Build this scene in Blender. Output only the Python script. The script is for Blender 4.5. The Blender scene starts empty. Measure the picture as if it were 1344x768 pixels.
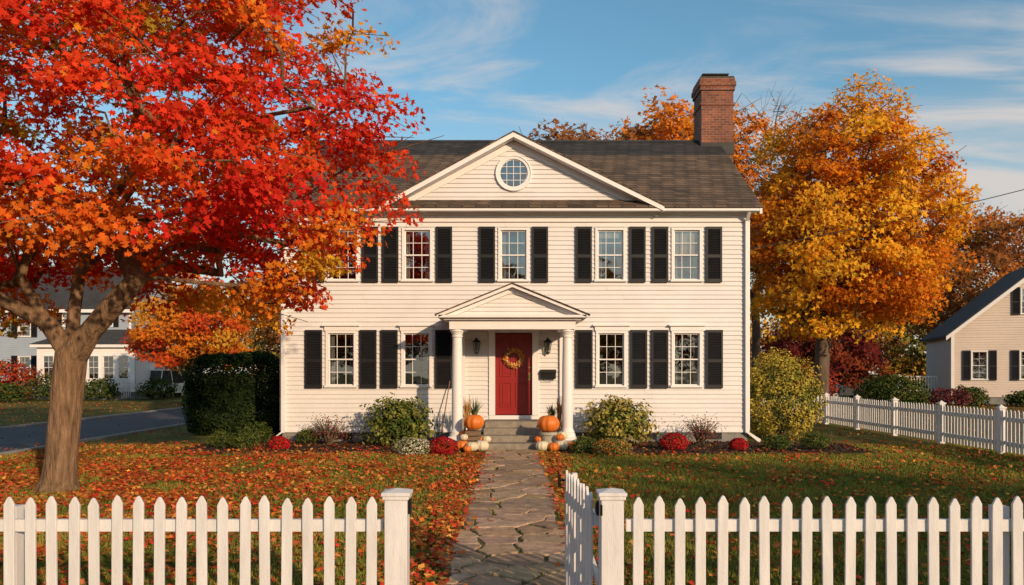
import bpy, math, random
import numpy as np
from mathutils import Vector, noise as mnoise
random.seed(7); RNG=np.random.default_rng(7)
sc=bpy.context.scene
COL=sc.collection

# ---------------------------------------------------------------- helpers
def empty(name):
    o=bpy.data.objects.new(name,None); COL.objects.link(o); o.empty_display_size=0.2; return o

class MB:
    def __init__(s): s.v=[]; s.f=[]
    def poly(s,pts):
        n=len(s.v); s.v+= [tuple(p) for p in pts]; s.f.append(tuple(range(n,n+len(pts))))
    def box(s,x0,x1,y0,y1,z0,z1):
        n=len(s.v)
        s.v+=[(x0,y0,z0),(x1,y0,z0),(x1,y1,z0),(x0,y1,z0),(x0,y0,z1),(x1,y0,z1),(x1,y1,z1),(x0,y1,z1)]
        for q in ((0,3,2,1),(4,5,6,7),(0,1,5,4),(1,2,6,5),(2,3,7,6),(3,0,4,7)): s.f.append(tuple(n+i for i in q))
    def prism(s,pts,off):
        n=len(s.v); k=len(pts); off=Vector(off)
        s.v+=[tuple(p) for p in pts]; s.v+=[tuple(Vector(p)+off) for p in pts]
        s.f.append(tuple(range(n,n+k))); s.f.append(tuple(range(n+2*k-1,n+k-1,-1)))
        for i in range(k):
            j=(i+1)%k; s.f.append((n+i,n+k+i,n+k+j,n+j))
    def tube(s,p0,p1,r0,r1,k=8,caps=True):
        p0=Vector(p0);p1=Vector(p1);d=(p1-p0).normalized()
        a=Vector((0.31,0.93,0.12)) if abs(d.z)>0.8 else Vector((0,0,1))
        u=d.cross(a).normalized(); w=d.cross(u)
        n=len(s.v)
        for p,r in((p0,r0),(p1,r1)):
            for i in range(k):
                t=2*math.pi*i/k; s.v.append(tuple(p+u*(r*math.cos(t))+w*(r*math.sin(t))))
        for i in range(k):
            j=(i+1)%k; s.f.append((n+i,n+j,n+k+j,n+k+i))
        if caps: s.f.append(tuple(n+i for i in range(k))); s.f.append(tuple(n+k+i for i in range(k-1,-1,-1)))
    def path(s,pts,r,k=6):
        for a,b in zip(pts[:-1],pts[1:]): s.tube(a,b,r,r,k)
    def lathe(s,c,prof,k=24):
        n=len(s.v); c=Vector(c)
        for r,z in prof:
            for i in range(k):
                t=2*math.pi*i/k; s.v.append((c.x+r*math.cos(t),c.y+r*math.sin(t),c.z+z))
        for a in range(len(prof)-1):
            for i in range(k):
                j=(i+1)%k; s.f.append((n+a*k+i,n+a*k+j,n+(a+1)*k+j,n+(a+1)*k+i))
        s.f.append(tuple(n+i for i in range(k-1,-1,-1))); m=n+(len(prof)-1)*k; s.f.append(tuple(m+i for i in range(k)))
    def obj(s,name,mat,parent=None,smooth=False,bevel=0):
        me=bpy.data.meshes.new(name); me.from_pydata(s.v,[],s.f); me.update()
        o=bpy.data.objects.new(name,me); COL.objects.link(o)
        if mat: me.materials.append(mat)
        if parent: o.parent=parent
        if smooth: me.polygons.foreach_set("use_smooth",[True]*len(me.polygons))
        if bevel:
            m=o.modifiers.new("b",'BEVEL'); m.width=bevel; m.segments=2; m.limit_method='ANGLE'
        return o

def fast_mesh(name,V,F,mat,parent=None,cols=None):
    me=bpy.data.meshes.new(name); N=len(V); M,k=F.shape
    me.vertices.add(N); me.vertices.foreach_set("co",V.astype(np.float32).ravel())
    me.loops.add(M*k); me.loops.foreach_set("vertex_index",F.astype(np.int32).ravel())
    me.polygons.add(M); me.polygons.foreach_set("loop_start",np.arange(0,M*k,k,dtype=np.int32))
    me.update(calc_edges=True)
    if cols is not None:
        a=me.color_attributes.new("Col",'FLOAT_COLOR','POINT')
        c=np.ones((N,4),dtype=np.float32); c[:,:3]=cols; a.data.foreach_set("color",c.ravel())
    me.materials.append(mat)
    o=bpy.data.objects.new(name,me); COL.objects.link(o)
    if parent: o.parent=parent
    return o

MAPLE=(np.array([(0,-.5,0),(.38,-.28,-.04),(.22,-.08,.0),(.55,.12,-.1),(.17,.16,.02),(0,.58,-.08),(-.17,.16,.02),(-.55,.12,-.1),(-.22,-.08,0),(-.38,-.28,-.04)]),
       np.array([(0,1,2),(2,3,4),(4,5,6),(6,7,8),(8,9,0),(0,2,8),(2,4,6),(2,6,8)]))
LITLEAF=(np.array([(0,-.5,0),(.45,-.2,-.05),(.16,.1,.02),(.1,.5,-.08),(-.2,.14,.03),(-.5,-.05,-.1)]),np.array([(0,1,2),(2,3,4),(4,5,0),(0,2,4)]))
LEAF=(np.array([(0,-.5,0),(.3,0,-.06),(0,.5,0),(-.3,0,-.06)]),np.array([(0,1,2),(0,2,3)]))
CLUMP=(np.array([(0,-.5,0),(.45,-.2,.1),(.15,.05,0),(.3,.5,-.1),(-.1,.2,0),(-.5,.25,.1),(-.2,-.1,0)]),np.array([(0,1,2),(2,3,4),(4,5,6),(0,2,6),(2,4,6)]))
def leaves(name,C,Nn,S,cols,shape,mat,parent=None,rng=RNG):
    n=len(C); Nn=Nn/np.linalg.norm(Nn,axis=1,keepdims=True)
    R=rng.normal(size=(n,3)); U=np.cross(Nn,R); U/=np.linalg.norm(U,axis=1,keepdims=True)+1e-9; W=np.cross(Nn,U)
    sv,sf=shape; k=len(sv)
    curl=rng.uniform(-1,2.5,n)
    V=(C[:,None,:]+S[:,None,None]*(U[:,None,:]*sv[None,:,0:1]+W[:,None,:]*sv[None,:,1:2]+Nn[:,None,:]*(sv[None,:,2:3]*curl[:,None,None]))).reshape(-1,3)
    F=(sf[None,:,:]+(np.arange(n)*k)[:,None,None]).reshape(-1,3)
    return fast_mesh(name,V,F,mat,parent,np.repeat(cols,k,axis=0))

# ---------------------------------------------------------------- materials
def newmat(name):
    m=bpy.data.materials.new(name); m.use_nodes=True; nt=m.node_tree
    return m,nt,nt.nodes,nt.links,nt.nodes["Principled BSDF"]
def pmat(name,col,rough=.6,var=.12,scale=3,bump=0,bscale=40,metal=0,stretch=(1,1,1),spec=.3,bdist=.02):
    m,nt,N,L,b=newmat(name)
    tc=N.new("ShaderNodeTexCoord"); mp=N.new("ShaderNodeMapping"); mp.inputs["Scale"].default_value=stretch
    L.new(tc.outputs["Object"],mp.inputs[0])
    nz=N.new("ShaderNodeTexNoise"); nz.inputs["Scale"].default_value=scale; nz.inputs["Detail"].default_value=8; nz.inputs["Roughness"].default_value=.65
    L.new(mp.outputs[0],nz.inputs["Vector"])
    r=N.new("ShaderNodeValToRGB"); r.color_ramp.elements[0].position=.3; r.color_ramp.elements[1].position=.7
    r.color_ramp.elements[0].color=tuple(c*(1-var) for c in col)+(1,); r.color_ramp.elements[1].color=tuple(min(c*(1+var),.95) for c in col)+(1,)
    L.new(nz.outputs["Fac"],r.inputs[0]); L.new(r.outputs[0],b.inputs["Base Color"])
    b.inputs["Roughness"].default_value=rough; b.inputs["Metallic"].default_value=metal; b.inputs["Specular IOR Level"].default_value=spec
    if bump:
        n2=N.new("ShaderNodeTexNoise"); n2.inputs["Scale"].default_value=bscale; n2.inputs["Detail"].default_value=6; n2.inputs["Roughness"].default_value=.65
        L.new(mp.outputs[0],n2.inputs["Vector"])
        bp=N.new("ShaderNodeBump"); bp.inputs["Strength"].default_value=bump; bp.inputs["Distance"].default_value=bdist
        L.new(n2.outputs["Fac"],bp.inputs["Height"]); L.new(bp.outputs[0],b.inputs["Normal"])
    return m
def leafmat(name,trans=.35,rough=.55):
    m,nt,N,L,b=newmat(name)
    at=N.new("ShaderNodeAttribute"); at.attribute_name="Col"
    N.remove(b); d=N.new("ShaderNodeBsdfDiffuse"); L.new(at.outputs["Color"],d.inputs[0])
    if trans>0:
        t=N.new("ShaderNodeBsdfTranslucent"); L.new(at.outputs["Color"],t.inputs[0])
        mx=N.new("ShaderNodeMixShader"); mx.inputs[0].default_value=trans
        L.new(d.outputs[0],mx.inputs[1]); L.new(t.outputs[0],mx.inputs[2]); L.new(mx.outputs[0],N["Material Output"].inputs[0])
    else: L.new(d.outputs[0],N["Material Output"].inputs[0])
    return m
def brickmat(name,c1,c2,mort,w,h,ms,zs=1.0,rough=.85,bump=.6,dark=None):
    m,nt,N,L,b=newmat(name)
    tc=N.new("ShaderNodeTexCoord"); sp=N.new("ShaderNodeSeparateXYZ"); L.new(tc.outputs["Object"],sp.inputs[0])
    ad=N.new("ShaderNodeMath"); L.new(sp.outputs[0],ad.inputs[0]); L.new(sp.outputs[1],ad.inputs[1])
    mz=N.new("ShaderNodeMath"); mz.operation='MULTIPLY'; mz.inputs[1].default_value=zs; L.new(sp.outputs[2],mz.inputs[0])
    cb=N.new("ShaderNodeCombineXYZ"); L.new(ad.outputs[0],cb.inputs[0]); L.new(mz.outputs[0],cb.inputs[1])
    br=N.new("ShaderNodeTexBrick"); L.new(cb.outputs[0],br.inputs["Vector"])
    br.inputs["Color1"].default_value=c1+(1,); br.inputs["Color2"].default_value=c2+(1,); br.inputs["Mortar"].default_value=mort+(1,)
    br.inputs["Scale"].default_value=1; br.inputs["Brick Width"].default_value=w; br.inputs["Row Height"].default_value=h; br.inputs["Mortar Size"].default_value=ms; br.inputs["Bias"].default_value=0
    nz=N.new("ShaderNodeTexNoise"); nz.inputs["Scale"].default_value=1.3; nz.inputs["Detail"].default_value=9; nz.inputs["Roughness"].default_value=.7; L.new(tc.outputs["Object"],nz.inputs["Vector"])
    rp=N.new("ShaderNodeValToRGB"); rp.color_ramp.elements[0].position=.3; rp.color_ramp.elements[1].position=.7
    rp.color_ramp.elements[0].color=(.5,.5,.5,1); rp.color_ramp.elements[1].color=(1.3,1.25,1.2,1); L.new(nz.outputs["Fac"],rp.inputs[0])
    mu=N.new("ShaderNodeMix"); mu.data_type='RGBA'; mu.blend_type='MULTIPLY'; mu.inputs[0].default_value=1
    L.new(br.outputs["Color"],mu.inputs[6]); L.new(rp.outputs[0],mu.inputs[7])
    out=mu.outputs[2]
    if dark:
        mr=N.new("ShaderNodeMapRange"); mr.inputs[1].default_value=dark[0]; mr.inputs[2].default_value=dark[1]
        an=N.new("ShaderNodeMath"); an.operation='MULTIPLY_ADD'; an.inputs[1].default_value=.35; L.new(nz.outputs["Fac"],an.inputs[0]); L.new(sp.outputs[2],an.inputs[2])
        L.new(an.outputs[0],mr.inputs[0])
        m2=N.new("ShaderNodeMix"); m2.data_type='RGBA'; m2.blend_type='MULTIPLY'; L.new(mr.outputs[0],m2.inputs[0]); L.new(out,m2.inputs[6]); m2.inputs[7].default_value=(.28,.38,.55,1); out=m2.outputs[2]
    L.new(out,b.inputs["Base Color"]); b.inputs["Roughness"].default_value=rough
    inv=N.new("ShaderNodeMath"); inv.operation='SUBTRACT'; inv.inputs[0].default_value=1; L.new(br.outputs["Fac"],inv.inputs[1])
    bp=N.new("ShaderNodeBump"); bp.inputs["Strength"].default_value=bump; bp.inputs["Distance"].default_value=.015; L.new(inv.outputs[0],bp.inputs["Height"]); L.new(bp.outputs[0],b.inputs["Normal"])
    return m

M_white=pmat("white_siding_paint",(.73,.70,.69),.55,.06,1.0,.1,30)
M_trim=pmat("white_trim_paint",(.79,.765,.755),.45,.04,2)
M_fence=pmat("white_fence_paint",(.70,.68,.675),.5,.12,5,.3,60,stretch=(3,3,.4))
M_black=pmat("black_shutter_paint",(.014,.014,.016),.5,.2,5)
M_metal=pmat("black_iron",(.02,.02,.02),.4,.2,5,metal=.6)
M_red=pmat("red_door_paint",(.27,.012,.010),.35,.08,2,spec=.5)
M_found=pmat("stone_foundation",(.22,.21,.20),.9,.3,4,.5,20)
M_step=pmat("granite_steps",(.26,.225,.18),.85,.3,6,.4,40)
M_room=pmat("dark_room",(.02,.016,.013),.9,.3,2)
M_curtain=pmat("curtain_cloth",(.34,.31,.27),.9,.1,3)
M_brick=brickmat("chimney_brick",(.28,.085,.045),(.16,.05,.03),(.27,.2,.16),.21,.075,.008,1.0)
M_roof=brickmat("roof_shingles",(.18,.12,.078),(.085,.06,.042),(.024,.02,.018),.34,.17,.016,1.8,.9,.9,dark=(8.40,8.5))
M_roof2=brickmat("grey_shingles",(.06,.06,.062),(.045,.045,.048),(.025,.025,.025),.3,.15,.012,1.8,.9,.6)
M_asph=pmat("asphalt",(.06,.06,.065),.85,.25,2,.3,80)
M_kerb=pmat("kerb_stone",(.25,.24,.22),.85,.2,3,.3,40)
M_bark=pmat("maple_bark",(.27,.17,.10),.95,.6,16,1.0,20,stretch=(1,1,.16),bdist=.10,spec=.1)
M_bark2=pmat("dark_bark",(.12,.085,.06),.9,.4,5,.8,14,stretch=(1,1,.25))
M_mulch=pmat("mulch",(.05,.028,.018),.95,.6,18,1.0,40)
M_wood=pmat("weathered_wood",(.2,.13,.08),.8,.3,6,.4,30,stretch=(1,1,4))
M_pump=pmat("pumpkin_skin",(.66,.17,.02),.45,.18,5,spec=.4)
M_wpump=pmat("pale_pumpkin_skin",(.66,.58,.42),.5,.1,5)
M_stem=pmat("pumpkin_stem",(.16,.12,.05),.8,.2,9)
M_pot=pmat("stone_planter",(.4,.36,.3),.8,.15,6,.3,30)
M_leaf=leafmat("autumn_leaves",.42)
M_shrub=leafmat("shrub_leaves",0)
M_litter=leafmat("fallen_leaves",0)
M_grassb=leafmat("grass_blades",0)
M_rub=pmat("tyre_rubber",(.02,.02,.02),.8)
M_brass=pmat("brass",(.5,.35,.12),.3,metal=.9)
def glassmat():
    m,nt,N,L,b=newmat("window_glass"); N.remove(b)
    t=N.new("ShaderNodeBsdfTransparent"); t.inputs[0].default_value=(.75,.78,.78,1)
    g=N.new("ShaderNodeBsdfGlossy"); g.inputs[0].default_value=(.9,.92,.95,1); g.inputs["Roughness"].default_value=.02
    tc=N.new("ShaderNodeTexCoord"); nz=N.new("ShaderNodeTexNoise"); nz.inputs["Scale"].default_value=1.5; L.new(tc.outputs["Object"],nz.inputs["Vector"])
    bp=N.new("ShaderNodeBump"); bp.inputs["Strength"].default_value=.08; bp.inputs["Distance"].default_value=.05; L.new(nz.outputs["Fac"],bp.inputs["Height"]); L.new(bp.outputs[0],g.inputs["Normal"])
    x=N.new("ShaderNodeMixShader"); x.inputs[0].default_value=.24; L.new(t.outputs[0],x.inputs[1]); L.new(g.outputs[0],x.inputs[2]); L.new(x.outputs[0],N["Material Output"].inputs[0]); return m
M_glass=glassmat()

# ---------------------------------------------------------------- ground
def groundmat():
    m,nt,N,L,b=newmat("lawn_grass")
    tc=N.new("ShaderNodeTexCoord")
    def nz(s,d=6):
        n=N.new("ShaderNodeTexNoise"); n.inputs["Scale"].default_value=s; n.inputs["Detail"].default_value=d; L.new(tc.outputs["Object"],n.inputs["Vector"]); return n
    a=nz(.6); c=nz(40,4)
    r=N.new("ShaderNodeValToRGB"); r.color_ramp.elements[0].position=.3; r.color_ramp.elements[1].position=.7
    r.color_ramp.elements[0].color=(.075,.09,.02,1); r.color_ramp.elements[1].color=(.18,.155,.04,1); L.new(a.outputs["Fac"],r.inputs[0])
    r2=N.new("ShaderNodeValToRGB"); r2.color_ramp.elements[0].position=.35; r2.color_ramp.elements[1].position=.65
    r2.color_ramp.elements[0].color=(.5,.5,.5,1); r2.color_ramp.elements[1].color=(1.3,1.3,1.2,1); L.new(c.outputs["Fac"],r2.inputs[0])
    mu=N.new("ShaderNodeMix"); mu.data_type='RGBA'; mu.blend_type='MULTIPLY'; mu.inputs[0].default_value=1; L.new(r.outputs[0],mu.inputs[6]); L.new(r2.outputs[0],mu.inputs[7])
    vm=N.new("ShaderNodeVectorMath"); vm.operation='DISTANCE'; L.new(tc.outputs["Object"],vm.inputs[0]); vm.inputs[1].default_value=(-7,13.5,0)
    mr=N.new("ShaderNodeMapRange"); mr.inputs[1].default_value=2; mr.inputs[2].default_value=8; mr.inputs[3].default_value=.4; mr.inputs[4].default_value=0; L.new(vm.outputs["Value"],mr.inputs[0])
    mx=N.new("ShaderNodeMix"); mx.data_type='RGBA'; L.new(mr.outputs[0],mx.inputs[0]); L.new(mu.outputs[2],mx.inputs[6]); mx.inputs[7].default_value=(.2,.085,.028,1)
    L.new(mx.outputs[2],b.inputs["Base Color"]); b.inputs["Roughness"].default_value=.95; b.inputs["Specular IOR Level"].default_value=.1
    bp=N.new("ShaderNodeBump"); bp.inputs["Strength"].default_value=.7; bp.inputs["Distance"].default_value=.04; L.new(c.outputs["Fac"],bp.inputs["Height"]); L.new(bp.outputs[0],b.inputs["Normal"])
    return m
g=MB(); g.poly([(-400,-300,0),(400,-300,0),(400,500,0),(-400,500,0)]); g.obj("ground",groundmat())
g=MB(); g.poly([(-16.3,-80,.008),(-11.3,-80,.008),(-11.3,200,.008),(-16.3,200,.008)]); g.obj("road",M_asph)
g=MB(); g.box(-11.3,-11.15,-80,200,-.1,.07); g.box(-16.45,-16.3,-80,200,-.1,.07); g.obj("road_kerb",M_kerb,bevel=.02)
g=MB()
for i in range(-20,20): g.box(-11.1+ (i+20)*1.5,-11.1+(i+20)*1.5+1.49,2.6,4.2,-.05,.03)
g.obj("sidewalk",M_kerb,bevel=.01)

# flagstone path
def clip(poly,p,n):
    out=[]
    for i in range(len(poly)):
        a=poly[i]; b=poly[(i+1)%len(poly)]
        da=(a[0]-p[0])*n[0]+(a[1]-p[1])*n[1]; db=(b[0]-p[0])*n[0]+(b[1]-p[1])*n[1]
        if da<=0: out.append(a)
        if da*db<0:
            t=da/(da-db); out.append((a[0]+t*(b[0]-a[0]),a[1]+t*(b[1]-a[1])))
    return out
seeds=[]
rr=random.Random(12)
tries=0
while tries<5000:
    tries+=1
    p=(rr.uniform(-.64,.64),rr.uniform(4.3,18.6)); rad_=rr.choice((.30,.42,.62,.75))
    if all(math.hypot(p[0]-q[0],(p[1]-q[1]))>(rad_+q[2])*.5 for q in seeds): seeds.append((p[0],p[1],rad_))
V=[];F=[];C=[]
for s in seeds:
    w=.64+.06*math.sin(s[1]*1.7)
    poly=[(-w-rr.uniform(-.06,.09),4.2),(w+rr.uniform(-.06,.09),4.2),(w+rr.uniform(-.06,.09),18.68),(-w-rr.uniform(-.06,.09),18.68)]
    for q in seeds:
        if q is s: continue
        d=(q[0]-s[0],q[1]-s[1]); D=math.hypot(*d)
        if D<3: 
            t=s[2]/(s[2]+q[2]); t=.5+(t-.5)*.8
            poly=clip(poly,(s[0]+d[0]*t,s[1]+d[1]*t),d)
        if len(poly)<3: break
    if len(poly)<3: continue
    cx=sum(p[0] for p in poly)/len(poly); cy=sum(p[1] for p in poly)/len(poly)
    pts=[]
    for i in range(len(poly)):
        a=poly[i]; b=poly[(i+1)%len(poly)]
        n=max(2,int(math.hypot(b[0]-a[0],b[1]-a[1])/.06))
        for k in range(n):
            t=k/n; pts.append((a[0]+t*(b[0]-a[0]),a[1]+t*(b[1]-a[1])))
    def ins(p,m):
        d=math.hypot(p[0]-cx,p[1]-cy)+1e-6; k=max(.1,(d-m)/d); nn=mnoise.noise(Vector((p[0]*8,p[1]*8,s[0]*3)))*.035/d
        return (cx+(p[0]-cx)*(k+nn),cy+(p[1]-cy)*(k+nn))
    n=len(V); k=len(pts); tone=rr.uniform(.7,1.25); h=.032+rr.uniform(-.006,.006); tx=rr.uniform(-.01,.01); ty=rr.uniform(-.01,.01)
    col=(.46*tone,.32*tone*rr.uniform(.95,1.04),.21*tone*rr.uniform(.88,1.15))
    for m,z in ((.018,.0),(.02,h-.008),(.03,h)):
        for p in pts:
            a=ins(p,m); V.append((a[0],a[1],z+((a[0]-cx)*tx+(a[1]-cy)*ty)*(z>0))); C.append(col)
    for l in range(2):
        for i in range(k):
            j=(i+1)%k; F.append((n+l*k+i,n+l*k+j,n+(l+1)*k+j,n+(l+1)*k+i))
    F.append(tuple(n+2*k+i for i in range(k)))
me=bpy.data.meshes.new("flagstones"); me.from_pydata(V,[],F)
a=me.color_attributes.new("Col",'FLOAT_COLOR','POINT'); a.data.foreach_set("color",np.array([c+(1,) for c in C],dtype=np.float32).ravel())
m,nt,N,L,b=newmat("flagstone")
at=N.new("ShaderNodeAttribute"); at.attribute_name="Col"; tc=N.new("ShaderNodeTexCoord"); nz=N.new("ShaderNodeTexNoise"); nz.inputs["Scale"].default_value=7; nz.inputs["Detail"].default_value=10; nz.inputs["Roughness"].default_value=.75; L.new(tc.outputs["Object"],nz.inputs["Vector"])
rp=N.new("ShaderNodeValToRGB"); rp.color_ramp.elements[0].position=.3; rp.color_ramp.elements[1].position=.72; rp.color_ramp.elements[0].color=(.42,.42,.42,1); rp.color_ramp.elements[1].color=(1.4,1.35,1.25,1); L.new(nz.outputs["Fac"],rp.inputs[0])
mu=N.new("ShaderNodeMix"); mu.data_type='RGBA'; mu.blend_type='MULTIPLY'; mu.inputs[0].default_value=1; L.new(at.outputs["Color"],mu.inputs[6]); L.new(rp.outputs[0],mu.inputs[7]); L.new(mu.outputs[2],b.inputs["Base Color"])
b.inputs["Roughness"].default_value=.85; b.inputs["Specular IOR Level"].default_value=.15; bp=N.new("ShaderNodeBump"); bp.inputs["Strength"].default_value=.8; bp.inputs["Distance"].default_value=.03; L.new(nz.outputs["Fac"],bp.inputs["Height"]); L.new(bp.outputs[0],b.inputs["Normal"])
me.materials.append(m)
pathE=empty("garden_path"); o=bpy.data.objects.new("flagstones",me); COL.objects.link(o); o.parent=pathE
g=MB(); L1=[];L2=[]
for i in range(60):
    y=4.2+i*14.5/59; L1.append((-.70+.05*math.sin(y*2.3)+.03*math.sin(y*7),y,.012)); L2.append((.70+.05*math.sin(y*1.9+1)+.03*math.sin(y*6),y,.012))
for i in range(59): g.poly([L1[i],L2[i],L2[i+1],L1[i+1]])
g.obj("path_joints",pmat("mossy_joints",(.09,.095,.03),.95,.5,8,.8,50),pathE)

# garden beds
def bed(name,edge):
    g=MB(); g.poly([(x,y,.012) for x,y in edge])
    n=2200; xs=np.array([e[0] for e in edge]); ys=np.array([e[1] for e in edge])
    E=empty(name); g.obj("mulch_bed",M_mulch,E)
    P=[]
    while len(P)<n:
        x=random.uniform(xs.min(),xs.max()); y=random.uniform(ys.min(),ys.max())
        ins=False; j=len(edge)-1
        for i in range(len(edge)):
            if (edge[i][1]>y)!=(edge[j][1]>y) and x<(edge[j][0]-edge[i][0])*(y-edge[i][1])/(edge[j][1]-edge[i][1])+edge[i][0]: ins=not ins
            j=i
        if ins: P.append((x,y,random.uniform(.015,.04)))
    P=np.array(P); N_=RNG.normal(size=(n,3))*.7+np.array([0,0,.6])
    c=np.array([.07,.038,.022])[None,:]*RNG.uniform(.3,1.8,(n,1))
    leaves("mulch_chips",P,N_,RNG.uniform(.04,.1,n),c,LEAF,M_litter,E)
def curve_edge(x0,x1,yf,yb,bulge,ph=0):
    pts=[(x0,yb),(x0-.25,(yf+yb)/2+.6)]
    for i in range(14):
        t=i/13; pts.append((x0+(x1-x0)*t, yf+ .9*(abs(2*t-1)**4) - bulge*math.sin(t*math.pi*2.2+ph)*.5))
    pts+= [(x1+.05,(yf+yb)/2+.6),(x1,yb)]
    return pts
bed("garden_bed",curve_edge(-7.7,-1.0,17.6,20.88,.4))
bed("garden_bed",curve_edge(1.05,8.3,17.7,20.88,.4,1.0))

# ---------------------------------------------------------------- siding / windows
def siding(mb,u0,u1,z0,z1,pitch,mapf,openings=(),clipf=None):
    z=z0
    while z<z1-1e-4:
        zt=min(z+pitch,z1); zm=(z+zt)/2
        iv=[(u0,u1)]
        if clipf: iv=[clipf(zm)] if clipf(zm) else []
        for op in openings:
            r=op(zm)
            if not r: continue
            nv=[]
            for a,b in iv:
                if r[1]<=a or r[0]>=b: nv.append((a,b)); continue
                if r[0]>a: nv.append((a,r[0]))
                if r[1]<b: nv.append((r[1],b))
            iv=nv
        for a,b in iv:
            if b-a<.01: continue
            xs=[a]
            while b-xs[-1]>3.2:
                xs.append(xs[-1]+random.uniform(1.6,3.0))
            xs.append(b)
            for s0,s1 in zip(xs[:-1],xs[1:]):
                j=.004*random.uniform(-1,1); e=.0 if s1==b else .002
                mb.poly([mapf(s0,.030+j,z+j),mapf(s1-e,.030+j,z+j),mapf(s1-e,.002,zt+.003),mapf(s0,.002,zt+.003)])
                mb.poly([mapf(s0,.0,z+j),mapf(s1-e,.0,z+j),mapf(s1-e,.030+j,z+j),mapf(s0,.030+j,z+j)])
        z=zt
def rect(x0,x1,z0,z1): return lambda z:(x0,x1) if z0<z<z1 else None

class HB:
    def __init__(s): s.trim=MB(); s.glass=MB(); s.room=MB(); s.cur=MB(); s.shut=MB()
def shutter(B,cx,z0,z1,w,yf):
    m=B.shut; x0=cx-w/2;x1=cx+w/2
    m.box(x0,x0+.05,yf-.085,yf-.036,z0,z1); m.box(x1-.05,x1,yf-.085,yf-.036,z0,z1)
    mid=z0+(z1-z0)*.47
    for a,b in((z0,z0+.09),(mid-.04,mid+.04),(z1-.07,z1)): m.box(x0+.05,x1-.05,yf-.082,yf-.039,a,b)
    m.box(x0+.02,x1-.02,yf-.0355,yf-.0345,z0+.01,z1-.01)
    for a,b in((z0+.09,mid-.04),(mid+.04,z1-.07)):
        n=int((b-a)/.042)
        for i in range(n):
            z=a+(i+.5)*(b-a)/n
            m.prism([(x0+.05,yf-.08,z-.018),(x0+.05,yf-.072,z-.021),(x0+.05,yf-.042,z+.018),(x0+.05,yf-.050,z+.021)],(w-.1,0,0))
def window(B,cx,z0,z1,w,yf,cols=3,rows=2,shut=.42,soff=.70,crown=False,curtain=0):
    T=B.trim; x0=cx-w/2;x1=cx+w/2; c=.065
    T.box(x0,x0+c,yf-.055,yf+.03,z0+.05,z1-c); T.box(x1-c,x1,yf-.055,yf+.03,z0+.05,z1-c)
    T.box(x0-.002,x1+.002,yf-.061,yf+.03,z1-c,z1); T.box(x0-.03,x1+.03,yf-.095,yf+.03,z0,z0+.05)
    if crown:
        T.box(x0-.03,x1+.03,yf-.075,yf,z1,z1+.12); T.box(x0-.08,x1+.08,yf-.13,yf,z1+.12,z1+.16)
    a0=x0+c;a1=x1-c;b0=z0+.05;b1=z1-c; mz=(b0+b1)/2
    for (s0,s1,dy) in ((mz-.015,b1,0),(b0,mz+.015,.03)):
        st=.032
        T.box(a0,a0+st,yf+.008+dy,yf+.036+dy,s0+st,s1-st); T.box(a1-st,a1,yf+.008+dy,yf+.036+dy,s0+st,s1-st)
        T.box(a0,a1,yf+.006+dy,yf+.036+dy,s0,s0+st); T.box(a0,a1,yf+.006+dy,yf+.036+dy,s1-st,s1)
        for i in range(1,cols):
            x=a0+(a1-a0)*i/cols; T.box(x-.007,x+.007,yf+.012+dy,yf+.034+dy,s0+st,s1-st)
        for i in range(1,rows):
            z=s0+(s1-s0)*i/rows; T.box(a0+st,a1-st,yf+.014+dy,yf+.033+dy,z-.007,z+.007)
        B.glass.poly([(a0+.01,yf+.026+dy,s0+.01),(a1-.01,yf+.026+dy,s0+.01),(a1-.01,yf+.026+dy,s1-.01),(a0+.01,yf+.026+dy,s1-.01)])
    R=B.room; yb=yf+1.2; q0=a0-.4;q1=a1+.4
    R.poly([(q0,yb,b0-.3),(q1,yb,b0-.3),(q1,yb,b1+.2),(q0,yb,b1+.2)])
    R.poly([(a0,yf+.03,b0),(a0,yf+.03,b1),(q0,yb,b1+.2),(q0,yb,b0-.3)]); R.poly([(a1,yf+.03,b0),(a1,yf+.03,b1),(q1,yb,b1+.2),(q1,yb,b0-.3)])
    R.poly([(a0,yf+.03,b1),(a1,yf+.03,b1),(q1,yb,b1+.2),(q0,yb,b1+.2)]); R.poly([(a0,yf+.03,b0),(a1,yf+.03,b0),(q1,yb,b0-.3),(q0,yb,b0-.3)])
    if curtain:
        yy=yf+.14; W=a1-a0
        for side in (0,1):
            n=10; prev=None
            for i in range(n+1):
                t=i/n; x=a0+W*.20*t if side==0 else a1-W*.20*t
                y=yy+.018*math.sin(t*19+cx)
                if prev: B.cur.poly([(prev[0],prev[1],b0+.01),(x,y,b0+.01),(x*.96+.04*(a0 if side==0 else a1),y,b1-.01),(prev[0]*.96+.04*(a0 if side==0 else a1),prev[1],b1-.01)])
                prev=(x,y)
        if curtain>=2:
            zz=b1-(b1-b0)*(.5 if curtain==3 else .15)
            B.cur.poly([(a0+.01,yf+.10,zz),(a1-.01,yf+.10,zz),(a1-.01,yf+.10,b1-.01),(a0+.01,yf+.10,b1-.01)])
    if shut:
        for s in (-1,1): shutter(B,cx+s*soff,z0-.02,z1+.02,shut,yf)
    return rect(x0+.03,x1-.03,z0+.02,z1-.03)
def finish(B,E,pre=""):
    for n,mb,mt in (("trim",B.trim,M_trim),("window_glass",B.glass,M_glass),("rooms",B.room,M_room),("curtains",B.cur,M_curtain),("shutters",B.shut,M_black)):
        if mb.v: mb.obj(pre+n,mt,E,bevel=0)

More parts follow.
